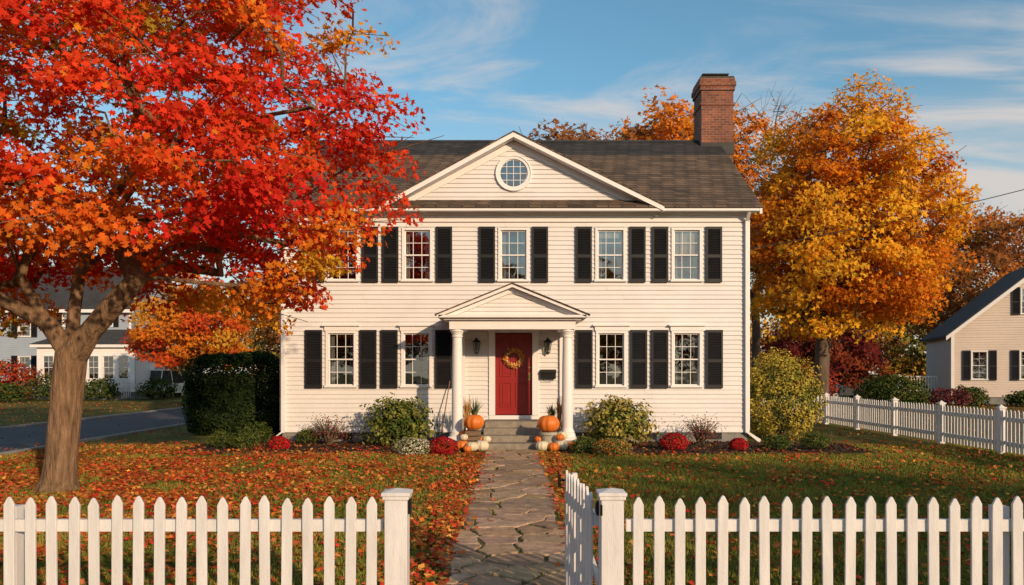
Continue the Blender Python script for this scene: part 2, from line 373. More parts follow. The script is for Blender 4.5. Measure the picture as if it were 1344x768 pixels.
# ---------------------------------------------------------------- main house
H=empty("colonial_house"); B=HB(); YF=20.9; XL=-6.02; XR=6.17; YB=28.9
wb=MB(); T=B.trim
ops=[]
for i,cx in enumerate((-4.40,-2.47,.04,2.57,4.56)):
    ops.append(window(B,cx,4.19,5.60,.80,YF,3,2,.42,.69 if i==2 else .70,False,curtain=(0,1,1,2,3)[i]))
for i,cx in enumerate((-4.46,-2.49,2.59,4.56)):
    ops.append(window(B,cx,1.43,2.91,.80,YF,3,2,.44,.71,True,curtain=(1,0,0,1)[i]))
ops.append(rect(-.58,.66,.2,2.95))
front=lambda u,d,z:(u,YF-d,z)
siding(wb,XL+.1,XR-.1,.31,5.75,.118,front,ops)
right=lambda u,d,z:(XR+d,u,z); left=lambda u,d,z:(XL-d,u,z)
for mp in (right,left):
    siding(wb,YF+.05,YB,.31,6.0,.118,mp)
    siding(wb,0,0,6.0,8.8,.118,mp,clipf=lambda z:(YF+(z-6.0)/.70,YB-(z-6.0)/.70) if (z-6)/.70<4 else None)
wb.poly([(XL,YB,0),(XR,YB,0),(XR,YB,6),(XL,YB,6)])
PXc,PZt,PL,PR,PB=.04,7.80,-3.22,3.68,6.16
def pclip(z):
    t=(z-PB)/(PZt-PB)
    if t>=.985: return None
    return (PL+(PXc-PL)*t,PR+(PXc-PR)*t)
WC=(.04,7.00)
circ=lambda z: (WC[0]-math.sqrt(.41**2-(z-WC[1])**2),WC[0]+math.sqrt(.41**2-(z-WC[1])**2)) if abs(z-WC[1])<.40 else None
YP=YF-.06
siding(wb,0,0,PB,PZt,.118,lambda u,d,z:(u,YP-d,z),[circ],pclip)
wb.obj("clapboard_walls",M_white,H)
T.box(XL-.03,XL+.11,YF-.045,YF+.03,.31,5.75); T.box(XR-.11,XR+.03,YF-.045,YF+.03,.31,5.75)
T.box(XL-.033,XR+.033,YF-.05,YF+.02,5.75,5.93)
T.box(XL-.05,XR+.05,YF-.12,YF+.02,5.93,5.98)
T.box(XL-.2,XR+.2,YF-.36,YF+.02,5.98,6.03)
T.box(XL-.22,XR+.22,YF-.41,YF-.35,5.97,6.09)
T.box(XL-.02,XR+.02,YF-.04,YF+.02,.26,.33)
def ring(m,c,r0,r1,y0,y1,k=40):
    n=len(m.v)
    for i in range(k):
        t=2*math.pi*i/k; cs,sn=math.cos(t),math.sin(t)
        for r,y in((r0,y0),(r1,y0),(r1,y1),(r0,y1)): m.v.append((c[0]+r*cs,y,c[1]+r*sn))
    for i in range(k):
        j=(i+1)%k
        for q in range(4):
            p=(q+1)%4; m.f.append((n+i*4+q,n+j*4+q,n+j*4+p,n+i*4+p))
ring(T,WC,.37,.475,YP-.07,YP+.03); ring(T,WC,.44,.465,YP-.09,YP-.065)
ring(T,WC,.345,.372,YP-.035,YP+.03)
for i in (-1,0,1):
    d=i*.175; h=math.sqrt(.36**2-d*d)
    T.box(WC[0]+d-.007,WC[0]+d+.007,YP-.03,YP,WC[1]-h,WC[1]+h); T.box(WC[0]-h,WC[0]+h,YP-.027,YP-.003,WC[1]+d-.007,WC[1]+d+.007)
B.glass.poly([(WC[0]+.365*math.cos(t*math.pi/16),YP-.012,WC[1]+.365*math.sin(t*math.pi/16)) for t in range(32)])
B.room.poly([(WC[0]+.42*math.cos(t*math.pi/16),YP+.06,WC[1]+.42*math.sin(t*math.pi/16)) for t in range(32)])
def rake(T,xa,za,xb,zb,y0,y1,th,drop=0):
    T.prism([(xa,y0,za-drop),(xb,y0,zb-drop),(xb,y0,zb-drop-th),(xa,y0,za-drop-th)],(0,y1-y0,0))
EX=.22
for xa in (PL-EX,PR+EX):
    za=6.08; rake(T,xa,za,PXc,PZt+.18,YF-.44,YF-.36,.13); rake(T,xa*1.0,za-.015,PXc,PZt+.165,YF-.36,YF-.08,.05,.06)
    rake(T,xa+(.12 if xa<0 else -.12),za-.05,PXc,PZt+.04,YP-.055,YP+.0,.17)
RF=MB()
RF.prism([(PL-.05,YF-.42,6.105),(PL-.05,YF-.07,6.20),(PL-.05,YF-.07,6.17),(PL-.05,YF-.42,6.085)],(PR-PL+.1,0,0))
ye,ze,yr,zr=YF-.42,6.09,24.9,9.02; x0,x1=XL-.25,XR+.25
RF.prism([(x0,ye,ze),(x0,yr,zr),(x0,2*yr-ye,ze),(x0,2*yr-ye,ze-.06),(x0,yr,zr-.09),(x0,ye,ze-.06)],(x1-x0,0,0))
sl=(zr-ze)/(yr-ye)
zt=PZt+.21; yback=ye+(zt-ze)/sl
for xa in (PL-EX-.03,PR+EX+.03):
    RF.prism([(xa,YF-.46,6.10),(PXc,YF-.46,zt),(PXc,yback+.1,zt),(xa,YF-.3,6.10)],(0,0,-.035))
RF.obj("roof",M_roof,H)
rc=MB(); rc.prism([(x0,yr-.13,zr-.06),(x0,yr,zr+.03),(x0,yr+.13,zr-.06)],(x1-x0,0,0)); rc.obj("ridge_cap",M_roof2,H)
for xx in (XL-.24,XR+.18):
    T.prism([(xx,ye,ze-.062),(xx,yr,zr-.095),(xx,2*yr-ye,ze-.062),(xx,2*yr-ye,ze-.2),(xx,yr,zr-.24),(xx,ye,ze-.2)],(.06,0,0))
fm=MB(); fm.box(XL+.02,XR-.02,YF+.01,YB-.01,-.1,.30); fm.obj("foundation",M_found,H)
vv=MB()
for cx in (-4.46,-2.9,3.5,5.2): vv.box(cx-.28,cx+.28,YF-.012,YF+.02,.08,.24)
vv.obj("basement_vents",M_black,H)
ch=MB(); cx0,cx1=5.80,6.78; cy0,cy1=24.5,25.5
ch.box(cx0,cx1,cy0,cy1,0,10.45)
for z0_,z1_,e in ((10.0,10.08,.03),(10.45,10.58,.04),(10.58,10.72,.07),(10.72,10.83,.04)): ch.box(cx0-e,cx1+e,cy0-e,cy1+e,z0_,z1_)
ch.obj("chimney",M_brick,H)
cc=MB(); cc.box(cx0-.02,cx1+.02,cy0-.02,cy1+.02,10.83,10.89)
for dx in (.3,.72): cc.box(cx0+dx-.16,cx0+dx+.16,cy0+.3,cy0+.7,10.89,11.02)
cc.box(cx0+.08,cx1-.08,cy0+.2,cy0+.8,11.02,11.05)
cc.obj("chimney_cap",M_metal,H)
fl=MB(); fl.box(cx0-.03,cx1+.02,cy0-.04,cy0-.01,8.5,8.85); fl.obj("chimney_flashing",M_metal,H)
for xx,s in ((XR-.06,1),(XL+.06,-1)):
    T.box(xx-.04,xx+.04,YF-.12,YF-.05,.25,5.75)
    T.prism([(xx-.04,YF-.12,5.75),(xx-.04,YF-.05,5.75),(xx-.04,YF-.30,5.97),(xx-.04,YF-.38,5.97)],(.08,0,0))
    T.prism([(xx-.04,YF-.13,.28),(xx+.04,YF-.13,.28),(xx+.04+s*.35,YF-.13,.06),(xx-.04+s*.35,YF-.13,.0)],(0,.075,0))
dm=MB(); dx0,dx1,dz0,dz1=-.44,.53,.72,2.84; dy=YF+.04
dm.box(dx0,dx1,dy,dy+.05,dz0,dz1)
W=dx1-dx0
def frame(m,a0,a1,b0,b1,y):
    t=.03
    m.box(a0,a1,y-.018,y+.01,b1-t,b1); m.box(a0,a1,y-.018,y+.01,b0,b0+t); m.box(a0,a0+t,y-.018,y+.01,b0+t,b1-t); m.box(a1-t,a1,y-.018,y+.01,b0+t,b1-t)
    m.box(a0+.07,a1-.07,y-.014,y+.01,b0+.07,b1-.07)
for a0,a1 in ((dx0+.12,dx0+W/2-.05),(dx0+W/2+.05,dx1-.12)):
    for b0,b1 in ((dz0+.2,dz0+.85),(dz0+1.0,dz0+1.62),(dz0+1.72,dz1-.12)): frame(dm,a0,a1,b0,b1,dy)
dm.obj("front_door",M_red,H,bevel=.005)
T.box(-.60,dx0,YF-.06,YF+.08,.70,2.86); T.box(dx1,.69,YF-.06,YF+.08,.70,2.86); T.box(-.63,.72,YF-.075,YF+.08,2.86,3.02)
T.box(-.6,.69,YF-.038,YF+.1,.60,.70)
kn=MB(); kn.tube((dx1-.08,dy,1.72),(dx1-.08,dy-.06,1.72),.02,.03,12); kn.box(dx1-.105,dx1-.055,dy-.008,dy,1.62,1.82); kn.tube((dx1-.08,dy,1.95),(dx1-.08,dy-.02,1.95),.028,.028,12); kn.obj("door_knob",M_brass,H)
for cx in (-1.32,1.34):
    T.lathe((cx,19.32,.28),[(.19,0),(.19,.07),(.165,.075),(.175,.11),(.15,.15),(.132,.2),(.135,.9),(.128,1.7),(.112,2.38),(.13,2.40),(.13,2.43),(.115,2.44),(.15,2.52),(.17,2.53),(.17,2.58)],28)
    T.box(cx-.2,cx+.2,19.12,19.52,.2,.285)
    T.box(cx-.1,cx+.1,YF-.09,YF-.034,.3,2.86)
T.box(-1.50,1.52,19.14,19.50,2.86,3.08)
T.box(-1.497,-1.14,19.50,YF-.01,2.862,3.08); T.box(1.16,1.517,19.50,YF-.01,2.862,3.08)
T.box(-1.62,1.64,19.04,YF-.01,3.08,3.13); T.box(-1.74,1.76,18.93,YF-.01,3.13,3.19)
pm=MB(); siding(pm,0,0,3.19,3.86,.1,lambda u,d,z:(u,19.17-d,z),clipf=lambda z:(.01-1.62*(1-(z-3.19)/.70),.01+1.62*(1-(z-3.19)/.70)) if z<3.84 else None)
pm.poly([(-1.13,19.5,2.99),(1.15,19.5,2.99),(1.15,YF,2.99),(-1.13,YF,2.99)])
pm.obj("portico_gable",M_white,H)
pr=MB()
for s in(-1,1):
    xa=.01+s*1.80
    rake(T,xa,3.20,.01,3.93,18.93,19.0,.08); rake(T,xa,3.185,.01,3.915,19.0,19.14,.04,.02); rake(T,xa-s*.1,3.16,.01,3.84,19.10,19.135,.10)
    pr.prism([(xa+s*.04,18.9,3.205),(.01,18.9,3.955),(.01,YF-.01,3.955),(xa+s*.04,YF-.01,3.205)],(0,0,-.03))
pr.obj("portico_roof",M_roof,H)
st=MB()
st.box(-.68,.76,19.95,YF-.045,-.05,.60); st.box(-.70,.78,19.6,19.95,-.05,.45); st.box(-.78,.86,19.22,19.6,-.05,.30); st.box(-.92,1.0,18.72,19.22,-.05,.155)
st.box(-1.62,-.781,19.08,YF-.045,-.05,.20); st.box(.861,1.64,19.08,YF-.045,-.05,.20)
st.obj("stone_steps",M_step,H,bevel=.02)
finish(B,H)
for i,cx in enumerate((-.92,.93)):
    ln=MB(); z=2.5; y=YF-.14
    ln.box(cx-.05,cx+.05,YF-.05,YF-.034,z-.1,z+.14); ln.tube((cx,YF-.04,z+.1),(cx,y,z+.2),.012,.012,8)
    ln.lathe((cx,y,z+.1),[(.10,0),(.11,.015),(.03,.09),(.012,.13)],4); ln.lathe((cx,y,z-.17),[(.01,-.05),(.03,-.02),(.055,0),(.055,.015)],4)
    for a in range(4):
        t=a*math.pi/2; ln.tube((cx+.055*math.cos(t),y+.055*math.sin(t),z-.16),(cx+.095*math.cos(t),y+.095*math.sin(t),z+.1),.008,.008,5)
    ln.obj("wall_lantern",M_metal,H)
    lg=MB(); lg.lathe((cx,y,z-.16),[(.045,0),(.085,.26)],4); lg.obj("lantern_glass",M_glass,H)
    lc=MB(); lc.lathe((cx,y,z-.14),[(.015,0),(.015,.1),(.012,.12),(.004,.16)],8); lc.obj("lantern_candle",M_curtain,H)
mb=MB(); X=.94; mb.box(X-.2,X+.2,YF-.15,YF-.035,1.66,1.84); mb.prism([(X-.21,YF-.17,1.83),(X-.21,YF-.035,1.90),(X-.21,YF-.035,1.88),(X-.21,YF-.17,1.80)],(.42,0,0))
mb.path([(X-.12,YF-.12,1.66),(X-.12,YF-.12,1.6),(X+.12,YF-.12,1.6),(X+.12,YF-.12,1.66)],.008)
mb.obj("wall_mailbox",M_metal,H,bevel=.006)
E=empty("door_wreath"); n=900; a=RNG.uniform(0,2*np.pi,n); b_=RNG.uniform(0,2*np.pi,n); q=RNG.uniform(.02,.075,n)
P=np.stack([.045+(.21+q*np.cos(b_))*np.cos(a),dy-.05-q*np.sin(b_)*.8-.01,2.20+(.21+q*np.cos(b_))*np.sin(a)],1)
Nn=np.stack([np.cos(b_)*np.cos(a),-np.abs(np.sin(b_))-.4,np.cos(b_)*np.sin(a)],1)+RNG.normal(size=(n,3))*.4
pal=np.array([(.6,.2,.03),(.6,.3,.08),(.5,.12,.02),(.7,.46,.22),(.35,.16,.06)])
leaves("wreath_leaves",P,Nn,RNG.uniform(.04,.08,n),pal[RNG.integers(0,5,n)]*RNG.uniform(.7,1.2,(n,1)),LEAF,M_litter,E)
w=MB()
for i in range(24):
    t=2*math.pi*i/24;t2=2*math.pi*(i+1)/24; w.tube((.045+.21*math.cos(t),dy-.05,2.2+.21*math.sin(t)),(.045+.21*math.cos(t2),dy-.05,2.2+.21*math.sin(t2)),.03,.03,8)
w.obj("wreath_ring",M_wood,E)

# ---------------------------------------------------------------- trees
def make_tree(name,main,fork_z,env,ncl,lpc,lsize,clr,palf,trunk_r,seed,mleaf,mbark,shape,mind,tip=.006,flat=.5,power=2.6,rho_lo=.35,lob=.14,twigs=4,zmin=None,extra=None,cut=None):
    rng=np.random.default_rng(seed)
    pos=[];par=[]
    ids={}
    for key,start,pts in main:
        p=-1 if start is None else ids[start]
        for i,q in enumerate(pts):
            pos.append(np.array(q,float)); par.append(p); p=len(pos)-1; ids[(key,i)]=p
    nmain=len(pos)
    c,(rx,ry,ru,rd)=np.array(env[0],float),env[1]
    CL=[];RH=[];tries=0
    if extra:
        for e in extra: CL.append(np.array(e[:3],float)); RH.append(e[3])
    while len(CL)<ncl and tries<30000:
        tries+=1
        d=rng.normal(size=3); d/=np.linalg.norm(d)
        rz=ru if d[2]>0 else rd
        k=(abs(d[0])**power+abs(d[1])**power+abs(d[2])**power)**(-1/power)
        rho=(rho_lo**3+(1-rho_lo**3)*rng.random())**(1/3)
        lf=1+lob*2*mnoise.noise(Vector((d[0]*1.8+seed,d[1]*1.8,d[2]*1.8)))
        p=c+d*k*rho*lf*np.array([rx,ry,rz])
        if zmin and p[2]<zmin: continue
        if cut and cut(p): continue
        if CL and np.min(np.linalg.norm((np.array(CL)-p)*np.array([1,1,1.5]),axis=1))<mind: continue
        CL.append(p);RH.append(rho)
    CL=np.array(CL);RH=np.array(RH)
    f0=np.array([main[0][2][-1][0],main[0][2][-1][1],fork_z])
    for ci in np.argsort(np.linalg.norm(CL-f0,axis=1)):
        p=CL[ci]; A=np.array(pos); dd=np.linalg.norm(A-p,axis=1)+1.3*np.maximum(0,A[:,2]-p[2]+.1)
        dd[A[:,2]<fork_z]+=50
        j=int(np.argmin(dd)); s=A[j]; Ln=np.linalg.norm(p-s); ns=max(1,int(Ln/(mind*.6)))
        bow=rng.normal(size=3)*.07*Ln; prev=j
        for k in range(1,ns+1):
            t=k/ns; q=s+(p-s)*t+bow*math.sin(math.pi*t)+np.array([0,0,.08*Ln*math.sin(math.pi*t)])
            if k<ns: q=q+rng.normal(size=3)*.02*Ln
            pos.append(q);par.append(prev);prev=len(pos)-1
        for k in range(twigs):
            pos.append(p+rng.normal(size=3)*clr*np.array([.8,.8,flat*.8]));par.append(prev)
    n=len(pos);A=np.array(pos); ex=2.3
    acc=np.zeros(n);nc=np.zeros(n,int);mainc=-np.ones(n,int)
    R=np.zeros(n)
    for i in range(n-1,-1,-1):
        R[i]=tip if nc[i]==0 else acc[i]**(1/ex)
        p=par[i]
        if p>=0:
            acc[p]+=R[i]**ex;nc[p]+=1
            if mainc[p]<0 or R[i]>R[mainc[p]]: mainc[p]=i
    gma=math.log(trunk_r/tip)/math.log(R[0]/tip); R=tip*(R/tip)**gma
    z0=A[0][2]
    for i in range(n):
        h=A[i][2]-z0
        if h<.45 and i<nmain: R[i]*=1+.5*(1-h/.45)**2
    D=np.zeros((n,3))
    for i in range(n):
        a=A[par[i]] if par[i]>=0 else A[i]; b=A[mainc[i]] if mainc[i]>=0 else A[i]
        v=b-a; D[i]=v/(np.linalg.norm(v)+1e-9)
    V=[];Fc=[]
    ref=np.array([.31,.93,.12])
    def rg(p,d,r,k):
        u=np.cross(d,ref);u/=np.linalg.norm(u)+1e-9;w=np.cross(d,u); t=np.arange(k)*2*np.pi/k
        rv=r
        if k==24: rv=(r*(1+.05*np.sin(3*t+p[2]*1.2)+.04*np.sin(5*t+p[2])+.025*np.sin(9*t+p[2]*2)))[:,None]
        return p+rv*(np.cos(t)[:,None]*u+np.sin(t)[:,None]*w)
    base=0
    for i in range(n):
        p=par[i]
        if p<0: continue
        k=24 if R[i]>.12 else 8 if R[i]>.04 else 5 if R[i]>.015 else 3
        e=A[i]-A[p];e/=np.linalg.norm(e)+1e-9
        is_main=(mainc[p]==i)
        r0=R[p] if is_main else min(R[p],R[i]*1.25)
        V.append(rg(A[p],D[p] if is_main else e,r0,k));V.append(rg(A[i],D[i] if mainc[i]>=0 else e,R[i],k))
        t=np.arange(k);t2=(t+1)%k
        Fc.append(np.stack([base+t,base+t2,base+k+t2,base+k+t],1)); base+=2*k
    E=empty(name)
    o=fast_mesh("trunk_and_limbs",np.concatenate(V),np.concatenate(Fc),mbark,E); o.data.polygons.foreach_set("use_smooth",[True]*len(o.data.polygons))
    if lpc>0:
        m=len(CL); cnt=rng.integers(int(lpc*.6),int(lpc*1.4),m); idx=np.repeat(np.arange(m),cnt); K=len(idx)
        rad=rng.uniform(.7,1.25,m)*clr
        g=rng.normal(size=(K,3)); g/=np.linalg.norm(g,axis=1,keepdims=True); g*=(rng.random((K,1))**.55)*1.25
        tilt=rng.normal(size=(m,2))*.25
        off=g*rad[idx][:,None]*np.array([1,1,flat]); off[:,2]+=off[:,0]*tilt[idx,0]+off[:,1]*tilt[idx,1]-.18*(off[:,0]**2+off[:,1]**2)/clr
        P=CL[idx]+off
        Nn=rng.normal(size=(K,3))*.55+np.array([.1,-.35,.45])+ (P-c)/np.array([rx,ry,ru])*.5
        S=lsize*rng.uniform(.6,1.25,K)
        pl=palf(CL,RH,rng)
        cc=pl[idx]*rng.uniform(.75,1.2,(K,1))*(1+rng.normal(size=(K,3))*.06)
        sw=rng.random(K)<.15; other=pl[rng.integers(0,m,K)]; cc[sw]=.5*cc[sw]+.5*other[sw]
        leaves("foliage",P,Nn,S,np.clip(cc,0,.95),shape,mleaf,E,rng)
    return E

def mix(a,b,t): return a*(1-t)+b*t
RED=np.array([.66,.030,.022]);SCAR=np.array([.76,.075,.022]);ORG=np.array([.80,.21,.025]);YEL=np.array([.80,.43,.04]);YG=np.array([.52,.42,.05]);GRN=np.array([.22,.26,.035])
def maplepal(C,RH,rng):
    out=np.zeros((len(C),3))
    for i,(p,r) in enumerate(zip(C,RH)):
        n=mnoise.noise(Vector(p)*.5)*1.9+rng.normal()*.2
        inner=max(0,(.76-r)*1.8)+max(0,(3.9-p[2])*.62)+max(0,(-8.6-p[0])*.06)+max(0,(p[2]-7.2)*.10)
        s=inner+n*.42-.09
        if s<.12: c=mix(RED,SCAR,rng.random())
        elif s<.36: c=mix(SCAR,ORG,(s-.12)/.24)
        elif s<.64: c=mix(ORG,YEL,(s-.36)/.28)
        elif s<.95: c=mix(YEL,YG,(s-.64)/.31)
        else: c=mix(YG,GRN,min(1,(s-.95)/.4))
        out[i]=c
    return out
Y0=12.4
main=[("t",None,[(-7.04,Y0,-.05),(-7.02,Y0,.2),(-6.99,Y0,.5),(-6.95,Y0,1.1),(-6.90,Y0,1.65),(-6.84,Y0,2.1)]),
 ("r",("t",5),[(-6.50,Y0-.05,2.5),(-6.12,Y0-.1,2.9),(-5.73,Y0-.2,3.24),(-5.3,Y0-.3,3.27),(-4.8,Y0-.3,3.2),(-4.26,Y0-.2,3.17)]),
 ("m",("t",5),[(-6.84,Y0+.1,2.8),(-6.78,Y0+.15,3.4),(-6.5,Y0+.2,4.3),(-6.05,Y0+.2,5.0),(-5.67,Y0+.2,5.6),(-5.2,Y0,6.4),(-4.85,Y0,7.1),(-4.6,Y0,7.9)]),
 ("l",("t",5),[(-7.15,Y0-.1,2.6),(-7.5,Y0-.2,3.3),(-7.65,Y0-.2,4.1),(-7.5,Y0-.1,5.0),(-7.2,Y0,6.0),(-7.0,Y0,7.2),(-7.0,Y0,8.4)]),
 ("o",("l",0),[(-7.8,Y0-.4,3.0),(-8.6,Y0-.7,3.6),(-9.5,Y0-.9,4.2),(-10.3,Y0-1,4.9)]),
 ("s",("m",2),[(-5.9,Y0-.3,4.7),(-5.2,Y0-.7,5.0),(-4.4,Y0-1.0,5.4),(-3.5,Y0-1.2,5.8)]),
 ("b",("m",1),[(-6.6,Y0+.8,3.9),(-6.2,Y0+1.6,4.6),(-5.6,Y0+2.5,5.2),(-5,Y0+3.2,5.8)]),
 ("f",("l",1),[(-7.3,Y0-.9,3.9),(-7.0,Y0-1.7,4.6),(-6.6,Y0-2.6,5.3),(-6.3,Y0-3.4,6)]),
 ("g",("r",2),[(-5.2,Y0+.2,3.7),(-4.6,Y0+.5,4.1),(-3.9,Y0+.7,4.4),(-3.1,Y0+.8,4.6)])]
lowx=[(-3.1,12.6,3.55,.95),(-3.6,13.3,3.2,.8),(-2.7,12.2,4.1,1),(-3.7,12.4,3.2,.75),(-4.5,13.6,3.0,.7),(-2.5,12.9,4.6,1),(-5.0,14.4,3.2,.6),(-6.0,15.0,3.2,.6),(-8.6,14.2,3.0,.6),(-2.4,12.4,5.5,1),(-2.6,13.0,6.3,1),(-8.9,13,2.8,.65),(-9.9,13.4,2.9,.7),(-3.3,11.8,4.9,1),(-2.2,12.6,6.0,1),(-2.9,13.1,3.9,.9)]
cutf=lambda p: (-8.0<p[0]<-4.2 and p[2]<3.75 and p[1]<14.3)
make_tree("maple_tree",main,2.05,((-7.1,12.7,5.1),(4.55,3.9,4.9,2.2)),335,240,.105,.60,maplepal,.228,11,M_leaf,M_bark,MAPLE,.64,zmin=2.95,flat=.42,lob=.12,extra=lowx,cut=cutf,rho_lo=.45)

def generic_main(x,y,h0,h1,lean=0):
    t=[(x,y,-.05),(x,y,.4),(x+lean*.3,y,h0*.6),(x+lean*.6,y,h0)]
    up=[(x+lean*.6+random.uniform(-.2,.2)*k,y+random.uniform(-.2,.2)*k,h0+(h1-h0)*k/5) for k in range(1,6)]
    return [("t",None,t),("u",("t",3),up)]
def yelpal(C,RH,rng):
    a=np.array([.82,.34,.022]);b=np.array([.86,.47,.04]);c=np.array([.68,.20,.02]);d=np.array([.52,.28,.03]);out=[]
    for p,r in zip(C,RH):
        n=mnoise.noise(Vector(p)*.3)+rng.normal()*.18
        q=mix(a,b,min(1,max(0,.5+n*1.3)))
        if n<-.1: q=mix(q,c,.8)
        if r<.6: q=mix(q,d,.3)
        out.append(q)
    return np.array(out)
make_tree("yellow_maple_tree",generic_main(12.35,32,3.4,9.5,.2),3.0,((13.4,32,7.6),(3.85,3.7,4.7,4.2)),235,240,.19,.78,yelpal,.28,23,M_leaf,M_bark2,CLUMP,.98,flat=.55,lob=.12,tip=.01,power=2.2)
def pal_of(*cs):
    cs=[np.array(c) for c in cs]
    def f(C,RH,rng):
        return np.array([cs[min(len(cs)-1,int(max(0,(mnoise.noise(Vector(p)*.25)+.5)*len(cs)+rng.normal()*.5)))] for p in C])
    return f
OR1=(.75,.26,.03);OR2=(.58,.19,.03);BR=(.36,.15,.05);OL=(.30,.23,.05)
make_tree("oak_tree",generic_main(4.4,42,5,12),5,((4.2,42,10.9),(3.9,4,3.3,5)),100,170,.30,1.1,pal_of(BR,OR2,BR,BR),.35,31,M_leaf,M_bark2,CLUMP,1.2,flat=.6,tip=.012,lob=.06)
make_tree("orange_maple_tree",generic_main(8.6,41,5,13),5,((8.6,41,11.3),(3.6,4,3.6,5)),100,170,.30,1.1,pal_of(OR1,OR1,OR2),.35,32,M_leaf,M_bark2,CLUMP,1.2,flat=.6,tip=.012)
make_tree("bare_tree",generic_main(12.2,40,4,13),4,((12.2,40,10.5),(2.5,2.5,4.6,5)),130,5,.22,.8,pal_of(OR1,BR),.2,33,M_leaf,M_bark2,CLUMP,.8,flat=1.2,tip=.0065,twigs=8)
make_tree("orange_tree",generic_main(-18.2,45,2.0,5.4),1.7,((-18.0,45,4.1),(2.7,3,2.9,1.9)),100,150,.22,.7,pal_of(OR1,(.7,.12,.03),OR1,(.75,.4,.05)),.2,34,M_leaf,M_bark2,CLUMP,.8,flat=.55,tip=.01)
make_tree("rust_oak_tree",generic_main(36,62,5,12),4,((36.5,62,9.0),(5.2,5,5,6)),120,140,.36,1.3,pal_of(BR,OR2,(.5,.27,.06)),.4,35,M_leaf,M_bark2,CLUMP,1.4,flat=.6,tip=.014)
make_tree("rust_oak_tree",generic_main(27.5,66,5,11),4,((27.5,66,7.5),(5,5,4,5)),100,90,.34,1.3,pal_of(BR,BR,OL,OR2),.4,36,M_leaf,M_bark2,CLUMP,1.4,flat=.7,tip=.012,twigs=7)
make_tree("red_maple_tree",generic_main(19.5,50,2,4),1.4,((19.5,50,3.2),(3.6,3,2.4,2)),80,120,.25,.8,pal_of((.24,.03,.03),(.3,.07,.03),(.18,.03,.03)),.2,37,M_leaf,M_bark2,CLUMP,.9,flat=.6,tip=.01)
make_tree("olive_oak_tree",generic_main(-15.2,60,3,8),3,((-15.0,60,6.0),(4.8,4,4,4)),100,130,.32,1.2,pal_of(OL,(.2,.18,.05),BR,OL),.3,38,M_leaf,M_bark2,CLUMP,1.3,flat=.6,tip=.012)
make_tree("added_shade_tree",generic_main(21.5,-13.5,3.5,8.5),3.2,((21.5,-13.5,7.0),(4.2,4.2,3.2,2.8)),80,60,.42,1.1,pal_of(OR1,OL),.3,39,M_litter,M_bark2,CLUMP,1.3,flat=.6,tip=.012)  # unseen tree added behind the camera to cast dappled shade on the right lawn

def treeline(name,spots,seed):
    rng=np.random.default_rng(seed); P=[];C=[];S=[];tr=MB()
    for x,y,w,h,col in spots:
        n=int(600*w/6); d=rng.normal(size=(n,3)); d/=np.linalg.norm(d,axis=1,keepdims=True)
        lump=np.array([1+.25*mnoise.noise(Vector(q)*2.5+Vector((x,y,0))) for q in d])[:,None]
        q=d*lump*(rng.random((n,1))**.3)*np.array([w*.55,w*.45,h*.45])+np.array([x,y,h*.56])
        P.append(q); C.append(np.array(col)[None,:]*rng.uniform(.55,1.25,(n,1))*(1+.1*rng.normal(size=(n,3)))); S.append(rng.uniform(.35,.9,n)*max(1,h/9))
        tr.tube((x,y,0),(x+rng.normal()*.3,y,h*.7),.25,.08,6)
    P=np.concatenate(P);C=np.clip(np.concatenate(C),0.01,.9);S=np.concatenate(S)
    E=empty(name); leaves("foliage",P,rng.normal(size=P.shape)+np.array([0,-.3,.4]),S,C,CLUMP,M_litter,E,rng); tr.obj("trunks",M_bark2,E)
rr=random.Random(5); pals=[(.44,.18,.04),(.38,.12,.03),(.28,.15,.05),(.5,.27,.05),(.16,.15,.04),(.27,.2,.05),(.09,.11,.035)]
sp=[]
for i in range(46):
    x=-95+i*4.6+rr.uniform(-1.5,1.5); sp.append((x,rr.uniform(88,108),rr.uniform(6,9),rr.uniform(6.5,10.5)*(1.35 if x<0 else 1),rr.choice(pals)))
for i in range(16):
    sp.append((9+i*2.0+rr.uniform(-.7,.7),rr.uniform(60,72),rr.uniform(3.5,5),rr.uniform(3.0,5.0),rr.choice(pals[1:]+[(.05,.06,.02)])))
treeline("distant_trees",sp,9)
sp=[(-50+i*7.2+rr.uniform(-2,2),-48-rr.uniform(0,8),rr.uniform(8,11),rr.uniform(12,14.5),rr.choice([(.5,.12,.03),(.55,.22,.04),(.3,.12,.04)])) for i in range(15)]
treeline("street_tree_row",sp,10)

